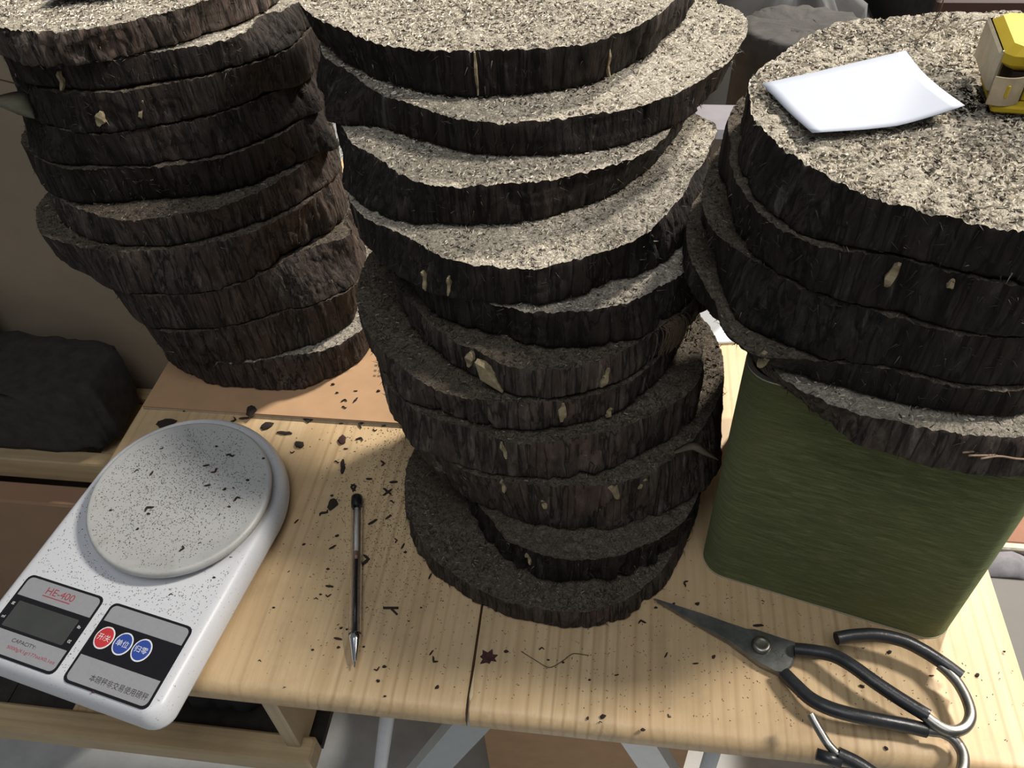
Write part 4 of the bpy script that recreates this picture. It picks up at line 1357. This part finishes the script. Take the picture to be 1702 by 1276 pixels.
sheet('paper_slip', [(.0702, .4286, .3470), (.1517, .4729, .3470), (.1605, .3930, .3470), (.0885, .3722, .3470)],
      lambda u, v: .0006 + .0035 * max(0, .35 - u) * (1 if v > .2 else .6) + .0055 * max(0, v - .45) ** 1.5 * (1 - .5 * u) + .020 * max(0, u + .6 * v - 1.15) ** 1.3,
      'white paper slip with curled edges on the topmost slice of the right stack')
sheet('paper_slip', [(-.420, .66, .3336), (-.345, .655, .3336), (-.367, .583, .3336), (-.4225, .5655, .3336)],
      lambda u, v: .0008 + .006 * max(0, v - .5), 'white paper on the topmost slice of the left stack, cut off by the frame')

# ------------------------------------------------------------------ tape measure
tm = thing('tape_measure', 'yellow tape measure with grey end hook on the topmost slice of the right stack', 'tape measure', (.205, .425, .3465))
TZ = .3465
TA = math.radians(-7)


def tp(o_):
    """turn a part of the tape measure by its small yaw about its front left corner"""
    off = loc_of(tm)
    for v in o_.data.vertices:
        w = np.array(v.co[:]) + off - [.177, .408, 0]
        v.co = np.array([w[0] * math.cos(TA) - w[1] * math.sin(TA), w[0] * math.sin(TA) + w[1] * math.cos(TA), w[2]]) + [.177, .408, 0] - off
    return o_


tp(MB().box(.1770, .245, .4085, .4560, TZ + .0185, TZ + .0300, .0036).build('upper_case', YELLOW, tm))
tp(MB().box(.1905, .245, .4100, .4560, TZ + .0040, TZ + .0190, .0010).build('lower_case', YELLOW, tm))
tp(MB().box(.1780, .245, .4035, .4400, TZ + .0004, TZ + .0042, .0010).build('mouth_lip', YELLOW, tm))
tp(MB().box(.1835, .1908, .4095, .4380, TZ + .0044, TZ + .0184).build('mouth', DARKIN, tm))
tp(MB().box(.1752, .1788, .4130, .4560, TZ + .0060, TZ + .0265, .0012).build('grey_side', HOOK, tm))
rg = []
for k in range(11):
    u = k / 10
    x_ = .1745 + .0145 * u
    y_ = .4060 - .0034 * math.sin(math.pi * (.15 + .75 * u))
    rg.append([(x_, y_, TZ + .0044), (x_, y_ + .0009, TZ + .0044), (x_, y_ + .0009, TZ + .0182), (x_, y_, TZ + .0182)])
hk = MB().loft(rg).build('end_hook', HOOK, tm)
auto_smooth(hk, 40)
MB().box(.1805, .1820, .4020, .4034, TZ + .0085, TZ + .0148, .0003).build('hook_slot', YELLOW, hk)

# ------------------------------------------------------------------ crumbs, dust, strands
def crumb_mesh(kind, seed):
    """unit-length crumb meshes: 0 lump, 1 stick, 2 bent strip"""
    r = np.random.default_rng(seed)
    mb = MB()
    if kind == 0:
        n = 8
        rings = []
        for z, s in ((0, .75), (.18, 1.0), (.42, .85), (.58, .4)):
            rings.append([(.5 * s * (1 + r.uniform(-.3, .3)) * math.cos(2 * math.pi * k / n), .38 * s * (1 + r.uniform(-.3, .3)) * math.sin(2 * math.pi * k / n), z * .8) for k in range(n)])
        mb.loft(rings)
    else:
        bend = .0 if kind == 1 else .22
        P = []
        m = 6
        for k in range(m):
            u = k / (m - 1) - .5
            P.append((u, bend * math.sin(u * 6 + seed) + r.uniform(-.03, .03), .12 + r.uniform(-.02, .02)))
        mb.tube(P, [.06, .12, .14, .13, .12, .05], 6)
    me = bpy.data.meshes.new('crumb')
    me.from_pydata(mb.v, [], mb.f)
    me.materials.append(CRUMB_R if seed % 5 == 4 else CRUMB)
    return me


CR = [[crumb_mesh(k, 10 * k + s) for s in range(5)] for k in range(3)]


def crumbs(data, z, label, group):
    for i, (x, y, l, a) in enumerate(data):
        kind = 0 if (l < .0042 and i % 3) else (1 if i % 2 else 2)
        if l > .010 and i % 3 == 0:
            kind = 0
        o = bpy.data.objects.new('bark_crumb', CR[kind][i % 5])
        o.location = (x, y, z + .0001)
        o.rotation_euler = (0, 0, a)
        s = max(l * .98, .0016)
        o.scale = (s, s * (1.0 if kind else .9), min(s, .006) if kind else min(s, .005))
        COL.objects.link(o)
        if label is None:
            big = 'large' if l > .0085 else 'small'
            if x < -.195 and y > .40:
                where = 'between the scale and the cardboard'
            elif x < -.115:
                where = 'around the pen'
            elif x < .045:
                where = 'in front of the middle stack'
            else:
                where = 'around the scissors'
            tag(o, f'{big} dark bark crumb on the pale tabletop {where}', 'crumb', f'{big} bark crumbs {where}')
        else:
            tag(o, label, 'crumb', group)


crumbs(TABLE_CRUMBS, 0, None, None)
crumbs(CARD_CRUMBS, .0036, 'dark bark crumb lying on the brown cardboard', 'bark crumbs on the cardboard')
crumbs(PLATE_CRUMBS, .0433, 'dark bark crumb lying on the round weighing plate', 'bark crumbs on the weighing plate')
crumbs(BODY_CRUMBS, .0285, 'dark bark crumb lying on the white scale body', 'bark crumbs on the scale body')

o = MB().tube(smooth_path(HAIR, 5), .00028, 5).build('root_strand', HAIRM, None, True)
tag(o, 'thin curved root strand on the table in front of the middle stack', 'strand')
tw = MB().tube(smooth_path(TWIG_A, 3), .0009, 6).tube(smooth_path(TWIG_B, 3), .0008, 6).build('forked_twig', CRUMB, None, True)
tag(tw, 'small dark forked twig on the table right of the pen', 'twig')
fx, fy, _ = FLAKE[0]
fl = []
for k in range(14):
    a = 2 * math.pi * k / 14
    r = (.0075 if k % 2 else .0045) * random.uniform(.7, 1.15)
    fl.append((fx + r * math.cos(a), fy + .8 * r * math.sin(a)))
fo = MB().slab_poly(fl, .0001, .0016, .0006).build('bark_flake', CRUMB_R)
tag(fo, 'ragged purplish brown bark flake on the table beside the crack', 'flake')


def dust(name, n, cx, cy, sx, sy, z, label, size=(.0003, .0011), inside=None):
    px, py = rng.normal(cx, sx, n), rng.normal(cy, sy, n)
    if inside is not None:
        k = inside(px, py)
        px, py = px[k], py[k]
    o = chips(None, name, px, py, np.full(len(px), z), size, (.00010, .00028), [DUST, CRUMB], (.62, .38), .05)
    o['label'] = label
    o['category'] = 'dust'
    return o


def on_plate(x, y):
    d = np.c_[x, y] - SO
    return np.hypot(d[:, 0], d[:, 1]) < .067


def on_body(x, y):
    d = (np.c_[x, y] - SO) @ np.linalg.inv(np.c_[EX, EY]).T * 1000
    in_ = (d[:, 0] > -84) & (d[:, 0] < 66) & (d[:, 1] > -148) & (np.hypot(d[:, 0] + 9, d[:, 1] - 8) < 170)
    off_plate = np.hypot(d[:, 0], d[:, 1]) > 76
    top = (d[:, 1] < 0) | (np.hypot(d[:, 0] + 9, d[:, 1] - 8) < 74)
    pan_ = (d[:, 1] < -89) & (d[:, 0] > -82) & (d[:, 0] < 66) & ~((d[:, 0] > -11.5) & (d[:, 0] < -5.2))
    return in_ & off_plate & top & ~pan_


def on_table(x, y):
    d = (np.c_[x, y] - SO) @ np.linalg.inv(np.c_[EX, EY]).T * 1000
    sc_ = (d[:, 0] > -97) & (d[:, 0] < 79) & (d[:, 1] > -165) & (d[:, 1] < 97)
    st = np.hypot(x + .042, y - .41) < .115
    cardm = (y > .474) & (x < -.163)
    b = np.c_[x, y] - BO
    bb = (b @ bex > -.002) & (b @ bey > -.002)
    return (x > XL + .004) & (x < XR - .004) & (y > YF + .014) & (y < .62) & ~sc_ & ~st & ~cardm & ~bb


dust('bark_dust', 4200, SO[0], SO[1], .045, .045, .0434, 'fine dark dust sprinkled over the round weighing plate', (.0003, .0009), on_plate)
dust('bark_dust', 5200, SO[0] + .01, SO[1] - .06, .07, .07, .0286, 'fine dark dust sprinkled over the white scale body', (.0003, .0008), on_body)
dust('bark_dust', 2600, -.165, .40, .035, .06, .0001, 'fine dark dust around the pen on the tabletop', (.0004, .0016), on_table)
dust('bark_dust', 1300, .06, .28, .14, .05, .0001, 'fine dark dust scattered over the front right of the tabletop', (.0004, .0014), on_table)

# ------------------------------------------------------------------ things behind and around the table
# left: shelf rack, dark slab on it, cartons
rack = thing('shelf_rack', 'low pine shelf rack left of the table holding a black block', 'shelf', (-.95, .66, FZ))
MB().box(-1.40, -.56, .592, .614, -.290, -.250, .002).build('front_rail', PINE_X, rack)
MB().box(-1.40, -.56, .712, .732, -.290, -.250, .002).build('back_rail', PINE_X, rack)
for px_ in (-1.40, -.60):
    MB().box(px_, px_ + .04, .6145, .648, FZ + .001, -.251, .002).build('post', PINE_Z, rack)
    MB().box(px_, px_ + .04, .676, .7115, FZ + .001, -.251, .002).build('post', PINE_Z, rack)
for k in range(7):
    MB().box(-1.35 + k * .115, -1.35 + k * .115 + .085, .6145, .7115, -.2735, -.2600, .0015).build('slat', PINE, rack)


def long_block(name, x0, x1, y0, y1, z0, z1, mat, seed, label):
    a = np.linspace(0, 2 * math.pi, 96, endpoint=False)
    cx, cy, rx, ry = (x0 + x1) / 2, (y0 + y1) / 2, (x1 - x0) / 2, (y1 - y0) / 2
    e = lambda v: np.sign(v) * np.abs(v) ** .35
    bx, by = e(np.cos(a)), e(np.sin(a))
    rings = []
    for t_, s_ in ((0, .97), (.08, 1), (.3, 1), (.55, 1), (.8, 1), (.95, .99), (1, .96), (1, .7), (1, .3)):
        n_ = noise(np.c_[bx * 20, by * 20, np.full(96, t_ * 3)], seed) * .006
        rings.append(np.c_[cx + (rx - .006 + n_) * bx * s_, cy + (ry - .006 + n_) * by * s_, np.full(96, z0 + (z1 - z0) * t_)])
    return tag(MB().loft([r.tolist() for r in rings]).build(name, mat, None, True), label, 'block')


long_block('black_block', -1.32, -.625, .600, .734, -.2495, -.150, BLACKWOOD, 21, 'long black block lying on the pine shelf rack at left')
rough_slab('bark_lump', -.835, .705, .032, .022, -.1490, -.065, BARK, 23, 'small dark bark lump on the black block at the left frame edge', 'bark')
box1 = thing('large_carton', 'large grey brown cardboard carton standing behind the left stack', 'box', (-.95, .95, FZ))
MB().box(-1.6, -.50, .742, 1.15, FZ + .001, .60, .003).build('carton_side', CARD_D, box1)
box2 = thing('carton', 'brown cardboard carton standing below the pine shelf rail at left', 'box', (-.9, .64, FZ))
MB().box(-1.34, -.615, .555, .588, FZ + .001, -.292, .003).build('carton_side', CARD_B, box2)

# under the table: open cardboard box
ob = thing('open_carton', 'open brown cardboard box on the floor under the table', 'box', (.0, .47, FZ))
for nm, (a, b, c, d) in {'side_panel': (-.135, -.131, .42, .70), 'front_panel': (-.135, .125, .416, .42), 'back_panel': (-.135, .125, .70, .704), 'end_panel': (.121, .125, .42, .70)}.items():
    MB().box(a, b, c, d, FZ + .002, -.47).build(nm, CARD, ob)
MB().box(-.135, .125, .416, .704, FZ + .0005, FZ + .002).build('bottom_panel', CARD_B, ob)
fl_ = MB().add([(-.135, .42, -.47), (-.135, .70, -.47), (-.205, .70, -.445), (-.205, .42, -.445), (-.135, .42, -.4735), (-.135, .70, -.4735), (-.205, .70, -.4485), (-.205, .42, -.4485)],
               [(0, 1, 2, 3), (7, 6, 5, 4), (0, 3, 7, 4), (1, 5, 6, 2), (3, 2, 6, 7), (0, 4, 5, 1)])
fl_.build('flap', CARD, ob)

# right: grey box added to darken the floor, cloth strip and a reddish carton
gb = thing('added_grey_box', 'added flat grey box darkening the floor right of the table', 'box', (.75, .42, FZ))
MB().box(.36, 1.1, .20, .565, FZ + .001, -.318, .006).build('box_body', m_plain('grey_box_plastic', (.105, .098, .086), .7, var=.08, scale=14), gb)
MB().box(.357, 1.1, .197, .568, -.3178, -.300, .004).build('box_lid', m_plain('grey_lid_plastic', (.115, .107, .094), .65, var=.06, scale=14), gb)
rb = thing('floor_carton', 'reddish brown carton with a pale rim right of the table, beyond the grey box', 'box', (.80, .85, FZ))
MB().box(.38, 1.2, .574, 1.1, FZ + .001, -.318, .003).build('carton_side', m_plain('red_brown_card', (.24, .115, .065), .8), rb)
MB().box(.38, 1.2, .612, .622, -.3178, -.306, .002).build('pale_rim', m_plain('pale_trim', (.50, .45, .36), .7, var=.25, scale=120), rb)
MB().box(.38, 1.2, .6225, 1.1, -.3178, -.308, .002).build('red_flap', m_plain('red_brown_flap', (.26, .12, .07), .8), rb)
cl = MB()
rgs = []
for k in range(41):
    x_ = .39 + k * .019
    hz = .006 + .004 * math.sin(k * 1.7) + .002 * math.sin(k * 4.1)
    rgs.append([(x_, .576, -.3175), (x_, .577, -.3175 + hz * .7), (x_, .592, -.3175 + hz * 1.5), (x_, .609, -.3175 + hz), (x_, .610, -.3175)])
tag(cl.loft(rgs).build('grey_cloth', m_plain('grey_cloth_weave', (.17, .165, .18), .9, var=.3, scale=45), None, True), 'strip of grey cloth lying along the edge of the reddish carton', 'cloth')

# behind: plastic bag, stump, dark boxes added for the shade
def lump(name, cx, cy, rx, ry, z0, h, mat, seed, label, cat, crumple=.10, nu=56, nv=18):
    a = np.linspace(0, 2 * math.pi, nu, endpoint=False)
    rings = []
    for j in range(nv):
        t = j / (nv - 1)
        s = math.sqrt(max(0, 1 - t ** 2.4)) if t < 1 else .02
        P = np.c_[np.cos(a) * s, np.sin(a) * s, np.full(nu, t)]
        ridg = 1 - np.abs(noise(P * 4.2 + seed, seed))
        k = 1 + crumple * (ridg - .6) * 1.6 + crumple * .5 * noise(P * 11, seed + 1)
        rings.append(np.c_[cx + rx * np.maximum(s, .03) * k * np.cos(a), cy + ry * np.maximum(s, .03) * k * np.sin(a), z0 + h * t * (.9 + .1 * k)])
    rings[0][:, 2] = z0
    o = MB().loft([r.tolist() for r in rings]).build(name, mat, None, True)
    return tag(o, label, cat)


lump('plastic_bag', .20, 1.12, .20, .15, FZ + .001, .92, BAG, 51, 'crumpled shiny grey plastic bag behind the middle and right stacks', 'bag', .2, 96, 34)
rough_slab('bark_stump', .172, .862, .062, .055, .0006, .205, BLACKWOOD, 61, 'dark bark covered stump on the table between the middle and right stacks', 'stump')
shw = [(.055, .60), (.120, .61), (.128, .66), (.085, .70), (.045, .675)]
ws = MB()
ws.slab_poly(shw, .0004, .0030, .001)
o = ws.build('plastic_sheet', BAGW)
tag(o, 'small white plastic scrap on the table between the middle and right stacks', 'plastic')
pk = thing('wrapped_pack', 'small tan carton with pale grey plastic top, on the table between middle and right stacks', 'box', (.11, .72, 0))
MB().box(.060, .150, .690, .745, .0005, .120, .003).build('carton_side', CARD, pk)
MB().box(.058, .152, .688, .747, .1205, .180, .006).build('plastic_top', m_plain('pale_violet_plastic', (.20, .19, .205), .35, var=.12, scale=40), pk)
cr = thing('shade_crate', 'added black crate standing in for the shade behind the table at top right', 'crate', (.75, 1.5, FZ))  # added black box, its colour stands in for the shade back there
MB().box(.42, 1.3, 1.25, 1.9, FZ + .001, .10, .006).build('crate_side', BLACKWOOD, cr)
MB().box(.42, 1.3, 1.238, 1.2495, .05, .09, .003).build('crate_rim', m_plain('maroon_plastic', (.045, .020, .018), .5), cr)
cab = thing('shade_cabinet', 'added dark cabinet behind the table, darkening the gap between the stacks', 'cabinet', (-.1, 1.6, FZ))  # added dark box that keeps the gap between the stacks from showing bright
MB().box(-.42, .38, 1.36, 1.8, FZ + .001, -.02, .004).build('cabinet_side', BLACKWOOD, cab)
MB().box(-.43, .39, 1.35, 1.81, -.0198, .0, .003).build('cabinet_top', m_plain('dark_cabinet_top', (.028, .028, .026), .6), cab)
sh2 = thing('dark_shelf', 'dark grey green shelf board far behind the middle stack', 'shelf', (.1, 1.8, FZ))
MB().box(-.40, .75, 1.95, 2.15, .02, .05, .003).build('board', m_plain('grey_green_paint', (.075, .085, .075), .7), sh2)
for x_ in (-.38, .70):
    MB().box(x_, x_ + .03, 1.96, 2.14, FZ + .001, .0195, .002).build('upright', BLACKWOOD, sh2)
